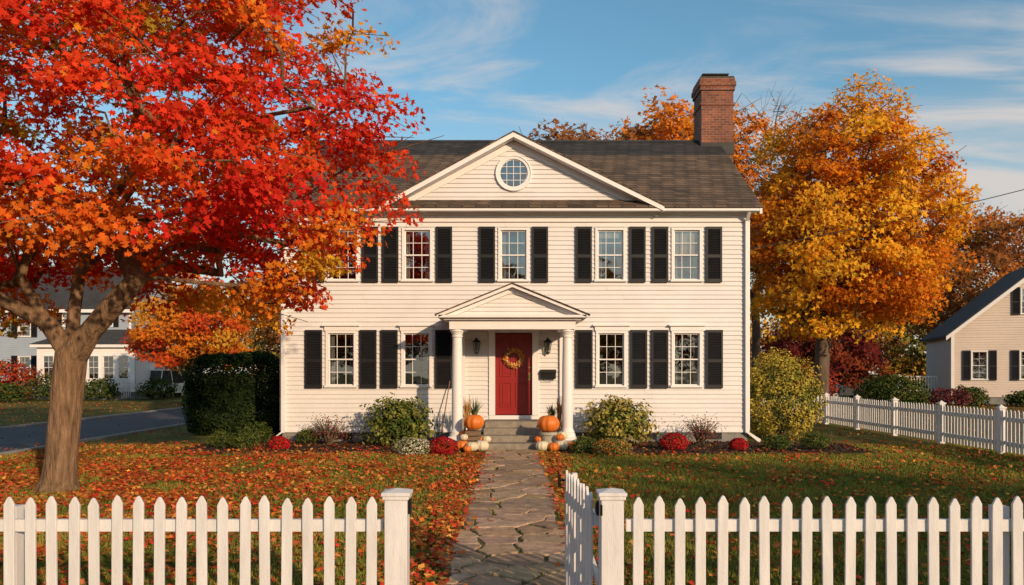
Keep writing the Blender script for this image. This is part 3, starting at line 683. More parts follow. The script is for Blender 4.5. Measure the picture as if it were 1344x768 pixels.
# ---------------------------------------------------------------- shrubs
def bush(name,x,y,r,h,n,size,cols,z=0,ry=None,shape=LEAF,mat=None,stems=10,shell=.55,lump=.25,seed=None,E=None,box=0,upn=.3):
    rng=np.random.default_rng(seed if seed is not None else int(abs(x*1000+y*77))); ry=ry or r
    d=rng.normal(size=(n,3)); d/=np.linalg.norm(d,axis=1,keepdims=True); d[:,2]=np.where(d[:,2]<-.8,-d[:,2],d[:,2])
    if box:
        k=(np.abs(d)**box).sum(1)**(-1/box); d=d*k[:,None]
    off=rng.uniform(0,50)
    lm=np.array([1+lump*1.6*mnoise.noise(Vector(q)*(2.6)+Vector((off,0,0)))+lump*.8*mnoise.noise(Vector(q)*6+Vector((off,3,0))) for q in d])[:,None]
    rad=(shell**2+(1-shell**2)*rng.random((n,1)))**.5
    P=d*lm*rad*np.array([r,ry,h*.53])+np.array([x,y,z+h*.47]); low=P[:,2]<z+.03; P[low,2]=z+rng.uniform(.03,.12,low.sum())
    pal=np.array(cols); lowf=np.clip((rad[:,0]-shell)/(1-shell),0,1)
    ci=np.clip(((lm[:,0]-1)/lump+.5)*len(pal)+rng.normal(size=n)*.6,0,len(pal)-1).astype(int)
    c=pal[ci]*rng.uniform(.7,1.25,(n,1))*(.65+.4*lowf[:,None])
    E=E or empty(name)
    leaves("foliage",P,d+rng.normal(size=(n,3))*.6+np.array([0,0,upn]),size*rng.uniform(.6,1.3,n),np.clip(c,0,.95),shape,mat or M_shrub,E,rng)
    if stems:
        s=MB()
        for i in range(stems):
            a=rng.uniform(0,2*math.pi);q=rng.uniform(.3,.8); m=(x+r*q*.4*math.cos(a),y+ry*q*.4*math.sin(a),z+h*.4)
            e=(x+r*q*math.cos(a),y+ry*q*math.sin(a),z+h*rng.uniform(.55,.85)); s.tube((x+.05*math.cos(a),y+.05*math.sin(a),z-.02),m,.012,.009,5); s.tube(m,e,.009,.004,5)
        s.obj("stems",M_bark2,E)
    return E
G1=(.07,.10,.025);G2=(.12,.15,.035);G3=(.04,.065,.018);YGc=(.30,.27,.05)
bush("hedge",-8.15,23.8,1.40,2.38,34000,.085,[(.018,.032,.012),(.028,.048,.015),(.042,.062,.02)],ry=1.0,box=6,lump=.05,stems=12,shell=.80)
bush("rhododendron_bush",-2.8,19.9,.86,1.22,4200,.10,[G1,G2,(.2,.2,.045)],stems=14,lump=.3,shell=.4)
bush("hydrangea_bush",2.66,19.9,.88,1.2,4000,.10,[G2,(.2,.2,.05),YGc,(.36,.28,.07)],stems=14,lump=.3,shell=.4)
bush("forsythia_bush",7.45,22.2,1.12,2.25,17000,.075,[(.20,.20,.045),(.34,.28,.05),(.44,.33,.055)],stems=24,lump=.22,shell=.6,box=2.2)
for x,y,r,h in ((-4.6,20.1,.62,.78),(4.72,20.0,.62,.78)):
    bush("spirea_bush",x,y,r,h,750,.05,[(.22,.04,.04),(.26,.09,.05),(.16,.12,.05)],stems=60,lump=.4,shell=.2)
for x,y,r,h in ((-7.0,19.3,.34,.4),(-6.35,19.0,.36,.42),(-6.55,20.6,.4,.55),(1.62,18.0,.32,.38),(6.25,18.9,.36,.36),(7.15,18.9,.38,.42),(-5.2,20.4,.3,.4)):
    bush("boxwood_shrub",x,y,r,h,2000,.04,[G3,G1,(.13,.15,.035)],stems=5,lump=.15)
REDM=[(.40,.014,.02),(.6,.025,.03),(.5,.02,.03)]
for x,y,r,h,c in ((-5.5,18.9,.24,.3,REDM),(-1.52,17.7,.3,.38,REDM),(3.8,18.8,.32,.38,REDM),(5.3,18.7,.2,.28,REDM),
                  (-2.2,17.75,.43,.36,[(.6,.55,.38),(.65,.6,.5),(.3,.3,.12)]),(2.2,17.8,.44,.34,[(.55,.2,.04),(.5,.28,.08),(.2,.18,.06)])):
    E=bush("chrysanthemum_plant",x,y,r,h,900,.045,[G1,G2],stems=4,shell=.3,lump=.1)
    bush("",x,y,r*1.04,h*1.05,1900,.042,c,stems=0,shell=.93,lump=.1,E=E,mat=M_litter,upn=1)
bush("juniper_shrub",18.3,38.5,1.7,1.7,5000,.13,[G3,G1,(.08,.09,.025)],stems=6,lump=.15)
bush("barberry_shrub",22.8,42,1.3,1.0,1500,.12,[(.16,.04,.05),(.12,.03,.03)],stems=12)
bush("barberry_shrub",-32.5,51,2.2,2.5,3000,.2,[(.28,.03,.02),(.36,.07,.02)],stems=8)
for x,y,r,h in ((-28.8,50,1.5,1.7),(-26,50.5,1.2,1.4),(-30,47.5,1.2,1.2),(-23,52,1.3,1.4),(-34.5,48,1.6,1.5),(11,46,1.6,2.0),(14.5,48,1.8,1.8),(26.8,41.5,1.1,.8),(24.7,43.2,.9,1.0)):
    bush("evergreen_shrub",x,y,r,h,1500,.17,[G3,G1,(.09,.10,.03)],stems=5)
bush("burning_bush",16,44,1.8,2.2,2500,.15,[(.28,.03,.02),(.38,.06,.03)],stems=8)

# ---------------------------------------------------------------- fences
def fence(name,p0,p1,h=1.02,postsp=2.3,face=1,endposts=(False,False),mat=M_fence,rnd=random.Random(2),pitch=.141,pw=.07,post_h=None):
    E=empty(name); p0=Vector(p0);p1=Vector(p1); d=(p1-p0);Ln=d.length;d.normalize(); nr=Vector((d.y,-d.x,0))*face
    P=MB();R=MB();O=MB(); up=Vector((0,0,1))
    n=int(Ln/pitch)
    for i in range(n):
        t=(i+.5)*Ln/n+rnd.uniform(-.004,.004); w=pw/2; hh=h+rnd.uniform(-.012,.008); lean=rnd.uniform(-.010,.010)
        c=p0+d*t+nr*(.02+rnd.uniform(0,.003))
        P.prism([c-d*w+up*.06,c+d*w+up*.06,c+d*(w+lean)+up*(hh-.055),c+d*(w*.35+lean)+up*(hh-.01),c+d*lean+up*hh,c-d*(w*.35-lean)+up*(hh-.01),c-d*(w-lean)+up*(hh-.055)],nr*.02)
    for z0,z1 in ((.22,.30),(h-.24,h-.16)):
        a=p0-nr*.02
        R.prism([a+up*z0,a+up*z1,a+up*z1+nr*.038,a+up*z0+nr*.038],d*Ln)
    k=max(1,round(Ln/postsp))
    for i in range(k+1):
        if (i==0 and not endposts[0]) or (i==k and not endposts[1]): continue
        t=Ln*i/k; c=p0+d*t-nr*(.068 if not post_h else .0); s=.045 if not post_h else .065; ph=post_h or h-.08
        O.prism([c-d*s-nr*s,c+d*s-nr*s,c+d*s+nr*s,c-d*s+nr*s],up*ph)
        if post_h:
            q=s+.02; c2=c+up*ph; O.prism([c2-d*q-nr*q,c2+d*q-nr*q,c2+d*q+nr*q,c2-d*q+nr*q],up*.03)
            c3=c2+up*.03; b=[c3-d*s-nr*s,c3+d*s-nr*s,c3+d*s+nr*s,c3-d*s+nr*s]; tp=c3+up*.06
            for j in range(4): O.poly([b[j],b[(j+1)%4],tp])
    P.obj("pickets",mat,E,bevel=.004); R.obj("rails",mat,E); O.obj("posts",mat,E)
    return E
YFN=5.4
fence("picket_fence",(-11.0,YFN,0),(-.87,YFN,0),endposts=(True,False))
fence("picket_fence",(.77,YFN,0),(11.0,YFN,0),endposts=(False,True))
fence("picket_fence",(11.0,YFN+.1,0),(11.0,28,0),h=1.0,face=-1,endposts=(True,True),post_h=1.02,postsp=2.6)
fence("picket_fence",(10.9,28,0),(6.3,28,0),h=1.0,face=-1,endposts=(False,True),post_h=1.02)
def gatepost(x,y):
    E=empty("gate_post"); m=MB(); s=.075
    m.box(x-s,x+s,y-s,y+s,0,1.0); m.box(x-s-.006,x+s+.006,y-s-.006,y+s+.006,0,.16); m.box(x-s-.012,x+s+.012,y-s-.012,y+s+.012,1.0,1.025); m.box(x-s-.02,x+s+.02,y-s-.02,y+s+.02,1.025,1.05)
    b=[(x-s-.012,y-s-.012,1.05),(x+s+.012,y-s-.012,1.05),(x+s+.012,y+s+.012,1.05),(x-s-.012,y+s+.012,1.05)]
    for j in range(4): m.poly([b[j],b[(j+1)%4],(x,y,1.072)])
    m.obj("post",M_fence,E,bevel=.005); return E
gatepost(-.775,YFN); gp=gatepost(.67,YFN)
GE=fence("garden_gate",(.585,5.52,0),(.485,6.78,0),h=1.03,face=-1,pitch=.135)
m=MB()
a=Vector((.585,5.52,0));b2=Vector((.485,6.78,0)); dd=(b2-a).normalized(); nr=Vector((dd.y,-dd.x,0))
for c in (a+dd*.03,b2-dd*.03): m.prism([c-dd*.03+nr*.02,c+dd*.03+nr*.02,c+dd*.03+nr*.06,c-dd*.03+nr*.06],(0,0,1.0))
m.prism([a+nr*.022+Vector((0,0,.30)),a+nr*.022+Vector((0,0,.36)),b2+nr*.022+Vector((0,0,.78)),b2+nr*.022+Vector((0,0,.72))],nr*.03)
m.obj("gate_frame",M_fence,GE)
m=MB()
for z in (.26,.92):
    m.box(.575,.60,5.47,5.56,z-.035,z+.035); m.tube((.59,5.485,z-.05),(.59,5.485,z+.05),.012,.012,8)
m.box(.455,.475,6.68,6.80,.9,.98); m.tube((.46,6.74,.94),(.40,6.74,.94),.01,.01,8); m.tube((.40,6.74,.88),(.40,6.74,.99),.012,.012,8)
m.box(.585,.60,5.30,5.325,.90,.97)
m.obj("hinges_and_latch",M_metal,GE)
m=MB(); m.box(-.70,-.68,YFN-.03,YFN+.03,.9,1.0); m.obj("latch_catch",M_metal,bpy.data.objects["gate_post"])

# ---------------------------------------------------------------- porch decorations
def pumpkin(name,x,y,z,r,mat=M_pump,sq=.8,ribs=10):
    E=empty(name); m=MB(); K=60;Lr=18
    for i in range(Lr+1):
        ph=math.pi*i/Lr
        for j in range(K):
            t=2*math.pi*j/K; rb=1-.09*abs(math.cos(t*ribs/2))**3*math.sin(ph)
            dip=1-.25*math.exp(-(math.sin(ph)/.3)**2)
            m.v.append((x+r*rb*math.sin(ph)*math.cos(t),y+r*rb*math.sin(ph)*math.sin(t),z+r*sq+r*sq*math.cos(ph)*dip))
    for i in range(Lr):
        for j in range(K):
            k=(j+1)%K; m.f.append((i*K+j,(i+1)*K+j,(i+1)*K+k,i*K+k))
    m.obj("flesh",mat,E,smooth=True)
    s=MB(); zt=z+r*sq*1.7; s.tube((x,y,zt-r*.1),(x+r*.05,y,zt+r*.2),r*.14,r*.08,8); s.tube((x+r*.05,y,zt+r*.2),(x+r*.2,y-.01,zt+r*.42),r*.08,r*.09,8); s.obj("stem",M_stem,E)
def crate(x,y,w,h):
    E=empty("wooden_crate"); m=MB()
    for i in range(4):
        z0=h*i/4+.01; z1=h*(i+1)/4-.01
        m.box(x-w/2,x+w/2,y-w/2,y-w/2+.015,z0,z1); m.box(x-w/2,x+w/2,y+w/2-.015,y+w/2,z0,z1); m.box(x-w/2,x-w/2+.015,y-w/2+.016,y+w/2-.016,z0,z1); m.box(x+w/2-.015,x+w/2,y-w/2+.016,y+w/2-.016,z0,z1)
    for sx in(-1,1):
        for sy in (-1,1): cx=x+sx*(w/2-.03);cy=y+sy*(w/2-.03); m.box(cx-.014,cx+.014,cy-.014,cy+.014,0,h)
    m.box(x-w/2+.004,x+w/2-.004,y-w/2+.004,y+w/2-.004,h-.006,h+.01)
    m.obj("slats",M_wood,E)
def planter(name,x,y,z,r,h):
    E=empty(name); m=MB(); m.lathe((x,y,z),[(r*.7,0),(r*.78,h*.1),(r*.95,h*.8),(r*1.08,h*.85),(r*1.08,h),(r*.9,h),(r*.88,h*.88)],24); m.obj("pot",M_pot,E,smooth=False); return E
def blades(E,x,y,z,n,h,spread,cols,w=.03):
    rng=np.random.default_rng(int(abs(x*999))); V=[];F=[];C=[]
    for i in range(n):
        a=rng.uniform(0,2*math.pi); L=h*rng.uniform(.7,1.1); sp=spread*rng.uniform(.1,1); c=cols[rng.integers(len(cols))]
        pd=(-math.sin(a),math.cos(a))
        for k in range(6):
            t=k/5; rr_=sp*t*t; ww=w*(1-t)**.7*.5+.001; zz=z+L*t*(1-.25*t*sp/spread)
            px=x+rr_*math.cos(a)+.02*math.cos(a);py=y+rr_*math.sin(a)
            V+=[(px-pd[0]*ww,py-pd[1]*ww,zz),(px+pd[0]*ww,py+pd[1]*ww,zz)];C+=[c,c]
            if k: b=len(V)-4; F.append((b,b+1,b+3,b+2))
    fast_mesh("leaves",np.array(V),np.array(F),M_shrub,E,np.array(C)*1.0)
crate(-.92,18.95,.36,.44); pumpkin("pumpkin",-.90,18.92,.45,.25)
pumpkin("pumpkin",.86,18.9,.40,.27)
E=planter("low_planter",.86,18.92,0,.2,.42)
E=planter("potted_grass",-.92,19.75,.20,.19,.42); blades(E,-.92,19.75,.6,70,.62,.32,[(.08,.12,.04),(.14,.18,.06),(.05,.08,.03)])
E=planter("potted_grass",.98,19.75,.20,.19,.40); blades(E,.98,19.75,.58,70,.5,.30,[(.10,.12,.04),(.14,.16,.05)])
for x,y,z,r,mt in ((-.70,18.5,0,.17,M_wpump),(-1.16,18.6,0,.16,M_pump),(-.60,18.98,.155,.11,M_wpump),(-.92,18.42,0,.15,M_wpump),(-1.38,18.75,0,.13,M_pump),(-.75,18.98,.155,.09,M_pump),(-1.02,18.30,0,.10,M_pump),(-1.12,18.62,.24,.10,M_wpump),
                   (.70,18.5,0,.16,M_wpump),(.96,18.42,0,.14,M_pump),(1.14,18.62,0,.16,M_wpump),(.64,18.95,.155,.11,M_pump),(1.4,18.75,0,.13,M_pump),(-1.15,19.2,.2,.15,M_pump),(1.2,19.15,.2,.14,M_wpump),(1.12,18.62,.24,.10,M_pump)):
    pumpkin("gourd" if r<.1 else "small_pumpkin",x,y,z,r,mt)
M_stalk=pmat("dry_stalk",(.42,.24,.08),.8)
for x in (-1.12,1.16):
    E=empty("corn_stalks"); m=MB()
    for i in range(7):
        a=random.uniform(0,6.28); m.tube((x+.06*math.cos(a),19.65+.06*math.sin(a),.2),(x+.11*math.cos(a),19.65+.11*math.sin(a),1.15+random.uniform(-.1,.15)),.014,.007,6)
    m.obj("stalks",M_stalk,E); blades(E,x,19.65,.5,26,.75,.18,[(.4,.22,.07),(.5,.28,.08),(.33,.14,.04)],.045)
E=empty("garden_rake"); m=MB(); m.tube((-1.82,20.35,.1),(-1.62,20.82,1.6),.016,.014,8)
m.obj("handle",M_wood,E); m=MB()
m.box(-2.0,-1.64,20.30,20.34,.10,.125)
for i in range(9): m.tube((-1.99+i*.043,20.32,.11),(-2.01+i*.046,20.26,.015),.005,.004,5)
m.obj("rake_head",M_metal,E)

# ---------------------------------------------------------------- neighbour houses
def nhouse(name,x0,x1,y0,y1,ze_,zp,wallcol,wins,gable=True,oh=.35,found=.4,roofm=M_roof2,extra=None,rot=0):
    E=empty(name); B=HB(); w=MB(); ops=[]
    for cx,z0,z1,ww,sh in wins: ops.append(window(B,cx,z0,z1,ww,y0,2,2,sh,ww/2+(sh or 0)/2+.03 if sh else 0,False,1))
    fr=lambda u,d,z:(u,y0-d,z)
    siding(w,x0,x1,found,ze_,.14,fr,ops)
    xm=(x0+x1)/2;ym=(y0+y1)/2
    if gable: siding(w,0,0,ze_,zp,.14,fr,ops,lambda z:(x0+(xm-x0)*(z-ze_)/(zp-ze_),x1-(x1-xm)*(z-ze_)/(zp-ze_)) if z<zp-.05 else None)
    for mp in (lambda u,d,z:(x0-d,u,z),lambda u,d,z:(x1+d,u,z)):
        siding(w,y0+.01,y1,found,ze_,.14,mp)
        if not gable: siding(w,0,0,ze_,zp,.14,mp,clipf=lambda z:(y0+(ym-y0)*(z-ze_)/(zp-ze_),y1-(y1-ym)*(z-ze_)/(zp-ze_)) if z<zp-.05 else None)
    w.poly([(x0,y1,0),(x1,y1,0),(x1,y1,ze_),(x0,y1,ze_)]); w.obj("clapboard_walls",pmat("painted_siding",wallcol,.6,.06,1),E)
    f=MB(); f.box(x0+.02,x1-.02,y0+.02,y1-.02,-.1,found); f.obj("foundation",M_found,E)
    T=B.trim
    T.box(x0-.03,x0+.12,y0-.045,y0+.02,found,ze_-.02); T.box(x1-.12,x1+.03,y0-.045,y0+.02,found,ze_-.02)
    R=MB()
    if gable:
        s=(zp-ze_)/(xm-x0); zl=ze_-s*oh
        for xe in (x0-oh,x1+oh):
            R.prism([(xe,y0-oh,zl+.05),(xm,y0-oh,zp+.05),(xm,y0-oh,zp+.2),(xe,y0-oh,zl+.18)],(0,y1-y0+2*oh,0))
            T.prism([(xe,y0-oh-.03,zl-.12),(xm,y0-oh-.03,zp-.12),(xm,y0-oh-.03,zp+.12),(xe,y0-oh-.03,zl+.10)],(0,.05,0))
    else:
        s=(zp-ze_)/(ym-y0); zl=ze_-s*oh
        R.prism([(x0-oh,y0-oh,zl+.15),(x0-oh,ym,zp+.2),(x0-oh,y1+oh,zl+.15),(x0-oh,y1+oh,zl+.03),(x0-oh,ym,zp+.05),(x0-oh,y0-oh,zl+.03)],(x1-x0+2*oh,0,0))
        T.box(x0-oh,x1+oh,y0-oh-.05,y0-oh,zl-.1,zl+.12); T.box(x0,x1,y0-.055,y0,ze_-.3,ze_-.05)
    R.obj("roof",roofm,E)
    if extra: extra(B,E)
    finish(B,E)
    if rot:
        p=Vector((x0,y0,0)); from_=Vector((p.x*math.cos(rot)-p.y*math.sin(rot),p.x*math.sin(rot)+p.y*math.cos(rot),0)); E.location=p-from_; E.rotation_euler=(0,0,rot)
    return E
def ex_right(B,E):
    T=B.trim
    for i in range(14): x=22.5+i*.15; T.box(x,x+.04,46.6,46.64,.75,1.5)
    T.box(22.4,24.49,46.58,46.66,1.5,1.57); T.box(22.4,24.49,46.58,46.66,.68,.75); T.box(22.35,22.5,46.5,46.7,0,1.65); T.box(22.4,24.49,46.7,48.5,.6,.68)
    c=MB(); c.box(32.2,33.1,50,51,5,9); c.obj("chimney",M_brick,E)
nhouse("neighbour_cottage",25.0,34.5,45.5,52.5,4.0,7.9,(.64,.53,.46),[(26.4,1.35,3.0,.85,.4),(28.8,1.35,3.0,.85,.4),(31.7,1.35,3.0,.85,.4),(28.85,5.0,6.5,.85,.4),(30.9,5.0,6.5,.85,.4)],True,extra=ex_right,rot=math.radians(-17))
def ex_left(B,E):
    T=B.trim; w=MB(); x0,x1,y0,y1=-31,-24.6,52.2,55; ops=[]
    for i in range(6): ops.append(window(B,x0+.75+i*.98,1.3,2.9,.8,y0,2,2,0,0))
    siding(w,x0,x1,.5,3.4,.14,lambda u,d,z:(u,y0-d,z),ops); siding(w,y0,y1,.5,3.4,.14,lambda u,d,z:(x1+d,u,z)); w.obj("porch_walls",M_trim,E)
    T.box(x0-.3,x1+.3,y0-.3,y1-.05,3.4,3.6); r=MB()
    A=[(x0-.35,y0-.35,3.6),(x1+.35,y0-.35,3.6),(x1+.35,y1,3.6),(x0-.35,y1,3.6)]; t0=(x0+1.2,y1-.04,4.7);t1=(x1-1.2,y1-.04,4.7)
    r.poly([A[0],A[1],t1,t0]); r.poly([A[1],A[2],t1]); r.poly([A[3],A[0],t0]); r.obj("porch_roof",M_roof2,E)
    f=MB(); f.box(x0+.01,x1-.01,y0+.02,y1,-.1,.5); f.box(x1-1.6,x1-.3,y0-1.2,y0,-.1,.2); f.box(x1-1.6,x1-.3,y0-.8,y0,.2,.38); f.obj("porch_base",M_found,E)
    for k in range(5): T.box(x1-1.65,x1-1.6,y0-1.2+k*.28,y0-1.16+k*.28,.1,1.1); T.box(x1-.3,x1-.25,y0-1.2+k*.28,y0-1.16+k*.28,.1,1.1)
    T.box(x1-1.66,x1-1.58,y0-1.25,y0-.03,1.1,1.16); T.box(x1-.31,x1-.23,y0-1.25,y0-.03,1.1,1.16)
nhouse("neighbour_farmhouse",-39,-26.2,55,64,6.2,9.4,(.33,.38,.45),[(-36.5,1.3,2.9,.9,.4),(-33.5,1.3,2.9,.9,.4),(-36.5,4.2,5.7,.9,.4),(-33.5,4.2,5.7,.9,.4),(-30.5,4.9,6.0,.8,.35),(-27.8,4.9,6.0,.8,.35)],False,extra=ex_left)

# ---------------------------------------------------------------- cars
def car(x,y,col,rot=0,van=False):
    E=empty("parked_car" if not van else "parked_van"); b=MB(); g=MB(); w=MB(); t=MB()
    W=.9; H_=1.45 if not van else 1.95
    prof=[(-2.2,.35),(-2.2,.8),(-2.05,.95),(-1.2,1.02),(1.5,1.02),(2.15,.92),(2.2,.6),(2.15,.35)]
    b.prism([(px,-W,pz) for px,pz in prof],(0,2*W,0))
    top=[(-1.95 if van else -1.3,1.0),(-1.7 if van else -.75,H_-.06),(.6,H_-.06),(1.35,1.0)]
    n=len(g.v); ins=.14
    g.v+=[(top[0][0],-W+.04,1.0),(top[3][0],-W+.04,1.0),(top[3][0],W-.04,1.0),(top[0][0],W-.04,1.0),(top[1][0],-W+ins,H_-.06),(top[2][0],-W+ins,H_-.06),(top[2][0],W-ins,H_-.06),(top[1][0],W-ins,H_-.06)]
    for q in ((4,5,6,7),(0,1,5,4),(1,2,6,5),(2,3,7,6),(3,0,4,7)): g.f.append(tuple(n+i for i in q))
    b.box(top[1][0]-.05,top[2][0]+.05,-W+ins-.02,W-ins+.02,H_-.07,H_)
    for s in (-1,1):
        for k in (0,1,2,3):
            xb=top[0][0]+(top[3][0]-top[0][0])*k/3; xt=top[1][0]+(top[2][0]-top[1][0])*k/3
            b.tube((xb,s*(W-.03),1.0),(xt,s*(W-ins+.01),H_-.05),.035,.03,6)
        for wx in (-1.35,1.4): t.tube((wx,s*(W-.2),.32),(wx,s*(W+.02),.32),.32,.32,20); w.tube((wx,s*(W+.021),.32),(wx,s*(W+.03),.32),.19,.17,14)
        w.box(2.16,2.215,s*.62-.15,s*.62+.15,.68,.82)
    b.obj("body",pmat("car_paint",col,.25,.02,1,spec=.6),E,bevel=.04);g.obj("windows",pmat("car_glass",(.02,.025,.03),.08,spec=.8),E);t.obj("tyres",M_rub,E);w.obj("wheels_and_lights",pmat("alloy",(.5,.5,.5),.35,metal=.6),E)
    E.location=(x,y,0); E.rotation_euler=(0,0,rot)
car(-23.8,56,(.7,.7,.7),math.radians(70),True)
car(21.0,50.5,(.05,.055,.07),math.radians(15))
car(17.0,52.0,(.25,.26,.28),math.radians(170))

E=empty("utility_pole"); m=MB(); m.tube((27,31,0),(27,31,11.6),.16,.11,12); m.box(26,28,30.94,31.06,10.9,11.05); m.obj("pole",M_bark2,E)
m=MB()
for (a,b_,sag) in (((27,31,10.95),(6.4,27,5.7),.7),):
    pts=[]
    for i in range(25):
        t=i/24; p=Vector(a).lerp(Vector(b_),t); p.z-=sag*4*t*(1-t)*.5; pts.append(p)
    m.path(pts,.016,5)
m.obj("service_wire",M_rub,E)

# ---------------------------------------------------------------- lawn details
def in_bad(x,y):
    bad=(np.abs(x)<.66)&(y<18.7)
    bad|=(y>17.9)&(x>-7.8)&(x<8.3)
    bad|=(x<-11.1)
    return bad
def grass_mesh(name,x,y,hs,parent=None):
    n=len(x)
    patch=np.array([mnoise.noise(Vector((a*.7,b*.7,0))) for a,b in zip(x,y)])
    h=RNG.uniform(.025,.065,n)*(1+.4*patch)*hs; a=RNG.uniform(0,2*np.pi,n); wv=.0045+.003*(y/10); ln=RNG.normal(size=(n,2))*.02
    V=np.zeros((n,3,3)); V[:,0]=np.stack([x-np.cos(a)*wv,y-np.sin(a)*wv,np.zeros(n)],1); V[:,1]=np.stack([x+np.cos(a)*wv,y+np.sin(a)*wv,np.zeros(n)],1); V[:,2]=np.stack([x+ln[:,0],y+ln[:,1],h],1)
    c1=np.array([.12,.15,.025]);c2=np.array([.30,.26,.055]); tt=np.clip(.45+patch*.8+RNG.normal(size=n)*.2,0,1)[:,None]
    cc=(c1*(1-tt)+c2*tt)*RNG.uniform(.7,1.3,(n,1))
    fast_mesh(name,V.reshape(-1,3),np.arange(n*3).reshape(-1,3),M_grassb,parent,np.repeat(cc,3,axis=0))
n=240000
y=5.6+14.5*RNG.random(n)**1.3; x=RNG.uniform(-1,1,n)*(y*.66+.5)
k=~in_bad(x,y)&(x<11.5); grass_mesh("grass",x[k],y[k],1.0)
n=9000; y=RNG.uniform(5,18.5,n); x=np.where(RNG.random(n)<.55,RNG.choice([-1,1],n)*RNG.normal(.66,.05,n),RNG.uniform(-.6,.6,n))
inn=[]
for a,b in zip(x,y):
    ds=sorted((math.hypot(a-s[0],b-s[1])/(s[2]+.3)) for s in seeds if abs(b-s[1])<1.6); inn.append(ds[1]-ds[0] if len(ds)>1 else 1)
inn=np.array(inn)
k=(inn<.06)|(np.abs(x)>.6); grass_mesh("path_grass",x[k],y[k],1.0,pathE)
X=[];Y=[]
x=RNG.normal(-6.8,3.4,50000);y=RNG.normal(13.2,4.0,50000)
k=(y>5.6)&(y<20.8)&(x>-14.5)&(x<-.2)&(np.abs(x)<y*.68+.6); x=x[k];y=y[k]; cl=np.array([mnoise.noise(Vector((a*.9,b*.9,3))) for a,b in zip(x,y)]); k=(RNG.random(len(x))<np.clip(.55+cl*1.5,0.08,1)); X.append(x[k]);Y.append(y[k])
x=RNG.uniform(-11,-.6,8000);y=RNG.uniform(4.6,20,8000);X.append(x);Y.append(y)
x=RNG.uniform(.6,11,14000);y=RNG.uniform(4.6,21,14000); cl=np.array([mnoise.noise(Vector((a*.6,b*.6,8))) for a,b in zip(x,y)]); k=RNG.random(len(x))<np.clip(.5+cl,0.15,1); X.append(x[k]);Y.append(y[k])
x=np.concatenate([RNG.normal(-.80,.18,2600),RNG.normal(.80,.16,1700)]);y=RNG.uniform(4.6,18,4300);X.append(x);Y.append(y)
x=RNG.uniform(-30,-9,6000);y=RNG.uniform(18,48,6000);X.append(x);Y.append(y)
x=RNG.uniform(7,30,5000);y=RNG.uniform(20,44,5000);X.append(x);Y.append(y)
x=np.concatenate(X);y=np.concatenate(Y)
onp=(np.abs(x)<.58)&(y<18.6); k=(~onp)|(RNG.random(len(x))<.18)
k&=~((np.abs(x-.04)<1.7)&(y>18.5)); k&=~((y>18.0)&(x>-7.7)&(x<8.3)&(RNG.random(len(x))<.72)); k&=~((x<-11.3)&(x>-16.3)&(RNG.random(len(x))<.85)&(x<-11.9))
k&=~((y>20.85)&(x>-6.1)&(x<6.3)); k&=~((np.hypot(x+7,y-12.4)<.38))
x=x[k];y=y[k];n=len(x); z=RNG.uniform(.02,.06,n); z=np.where((np.abs(x)<.62),.05,z); z=np.where(x<-11.1,.02,z)
pal=np.array([(.54,.13,.03),(.62,.21,.035),(.50,.06,.025),(.64,.32,.07),(.32,.12,.04),(.60,.05,.03),(.55,.15,.06)])
leaves("fallen_leaves",np.stack([x,y,z],1),RNG.normal(size=(n,3))*.32+np.array([0,0,1]),RNG.uniform(.05,.10,n),pal[RNG.integers(0,7,n)]*RNG.uniform(.6,1.25,(n,1)),LITLEAF,M_litter)

# ---------------------------------------------------------------- light, sky, camera
EL=math.radians(17); AZ=math.radians(33)
sd=Vector((math.sin(AZ)*math.cos(EL),-math.cos(AZ)*math.cos(EL),math.sin(EL)))
s=bpy.data.lights.new("sun",'SUN'); s.energy=4.1; s.angle=math.radians(1.0); s.color=(1,.72,.46)
so=bpy.data.objects.new("sun",s); COL.objects.link(so); so.rotation_euler=sd.to_track_quat('Z','Y').to_euler()
w=bpy.data.worlds.new("World"); sc.world=w; w.use_nodes=True; N=w.node_tree.nodes; L=w.node_tree.links
bg=N["Background"]; bg.inputs[1].default_value=.14
sk=N.new("ShaderNodeTexSky"); sk.sky_type='NISHITA'; sk.sun_disc=False; sk.sun_elevation=EL; sk.sun_rotation=math.pi-AZ; sk.air_density=1.0; sk.dust_density=.7; sk.ozone_density=1.6
tn=N.new("ShaderNodeMix"); tn.data_type='RGBA'; tn.blend_type='MULTIPLY'; tn.inputs[0].default_value=1; L.new(sk.outputs[0],tn.inputs[6]); tn.inputs[7].default_value=(.80,1.12,1.10,1)
tc=N.new("ShaderNodeTexCoord"); sp_=N.new("ShaderNodeSeparateXYZ"); L.new(tc.outputs["Generated"],sp_.inputs[0])
az=N.new("ShaderNodeMath"); az.operation='ADD'; az.inputs[1].default_value=.12; L.new(sp_.outputs[2],az.inputs[0])
mxz=N.new("ShaderNodeMath"); mxz.operation='MAXIMUM'; mxz.inputs[1].default_value=.05; L.new(az.outputs[0],mxz.inputs[0])
dv=[]
for i in (0,1):
    d_=N.new("ShaderNodeMath"); d_.operation='DIVIDE'; L.new(sp_.outputs[i],d_.inputs[0]); L.new(mxz.outputs[0],d_.inputs[1]); dv.append(d_)
cb=N.new("ShaderNodeCombineXYZ"); L.new(dv[0].outputs[0],cb.inputs[0]); L.new(dv[1].outputs[0],cb.inputs[1])
mp=N.new("ShaderNodeMapping"); mp.inputs["Rotation"].default_value=(0,0,math.radians(30)); mp.inputs["Scale"].default_value=(.9,2.4,1); mp.inputs["Location"].default_value=(.4,3.1,0); L.new(cb.outputs[0],mp.inputs[0])
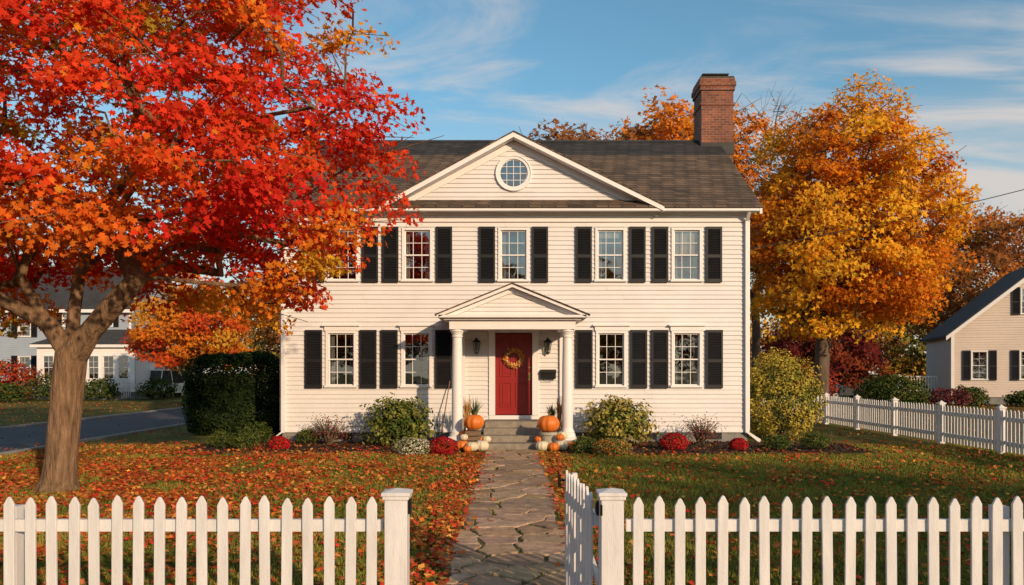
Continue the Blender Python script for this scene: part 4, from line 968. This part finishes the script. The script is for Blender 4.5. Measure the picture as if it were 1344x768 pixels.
nz=N.new("ShaderNodeTexNoise"); nz.inputs["Scale"].default_value=1.0; nz.inputs["Detail"].default_value=10; nz.inputs["Roughness"].default_value=.58; nz.inputs["Distortion"].default_value=.8; L.new(mp.outputs[0],nz.inputs["Vector"])
gx=N.new("ShaderNodeMapRange"); gx.inputs[1].default_value=-.3; gx.inputs[2].default_value=.5; gx.inputs[3].default_value=-.05; gx.inputs[4].default_value=.08; L.new(sp_.outputs[0],gx.inputs[0])
ga=N.new("ShaderNodeMath"); ga.operation='ADD'; L.new(nz.outputs["Fac"],ga.inputs[0]); L.new(gx.outputs[0],ga.inputs[1])
rp=N.new("ShaderNodeValToRGB"); rp.color_ramp.interpolation='EASE'; rp.color_ramp.elements[0].position=.45; rp.color_ramp.elements[1].position=.70; rp.color_ramp.elements[0].color=(0,0,0,1); rp.color_ramp.elements[1].color=(.85,.85,.85,1); L.new(ga.outputs[0],rp.inputs[0])
mx=N.new("ShaderNodeMix"); mx.data_type='RGBA'; L.new(rp.outputs[0],mx.inputs[0]); L.new(tn.outputs[2],mx.inputs[6]); mx.inputs[7].default_value=(5.0,4.6,4.4,1)
hz=N.new("ShaderNodeMapRange"); hz.inputs[1].default_value=.0; hz.inputs[2].default_value=.32; hz.inputs[3].default_value=.8; hz.inputs[4].default_value=0; L.new(sp_.outputs[2],hz.inputs[0])
m3=N.new("ShaderNodeMix"); m3.data_type='RGBA'; L.new(hz.outputs[0],m3.inputs[0]); L.new(mx.outputs[2],m3.inputs[6]); m3.inputs[7].default_value=(5.2,4.4,3.8,1)
L.new(m3.outputs[2],bg.inputs[0])
cam=bpy.data.cameras.new("camera"); co=bpy.data.objects.new("camera",cam); COL.objects.link(co); co.location=(0,0,1.86); co.rotation_euler=(math.radians(90),0,0)
cam.sensor_width=36; cam.lens=1050/1344*36; cam.shift_y=103/1344; cam.clip_end=2000; cam.clip_start=.05
sc.camera=co
sc.view_settings.view_transform='Standard'; sc.view_settings.look='None'; sc.view_settings.exposure=0
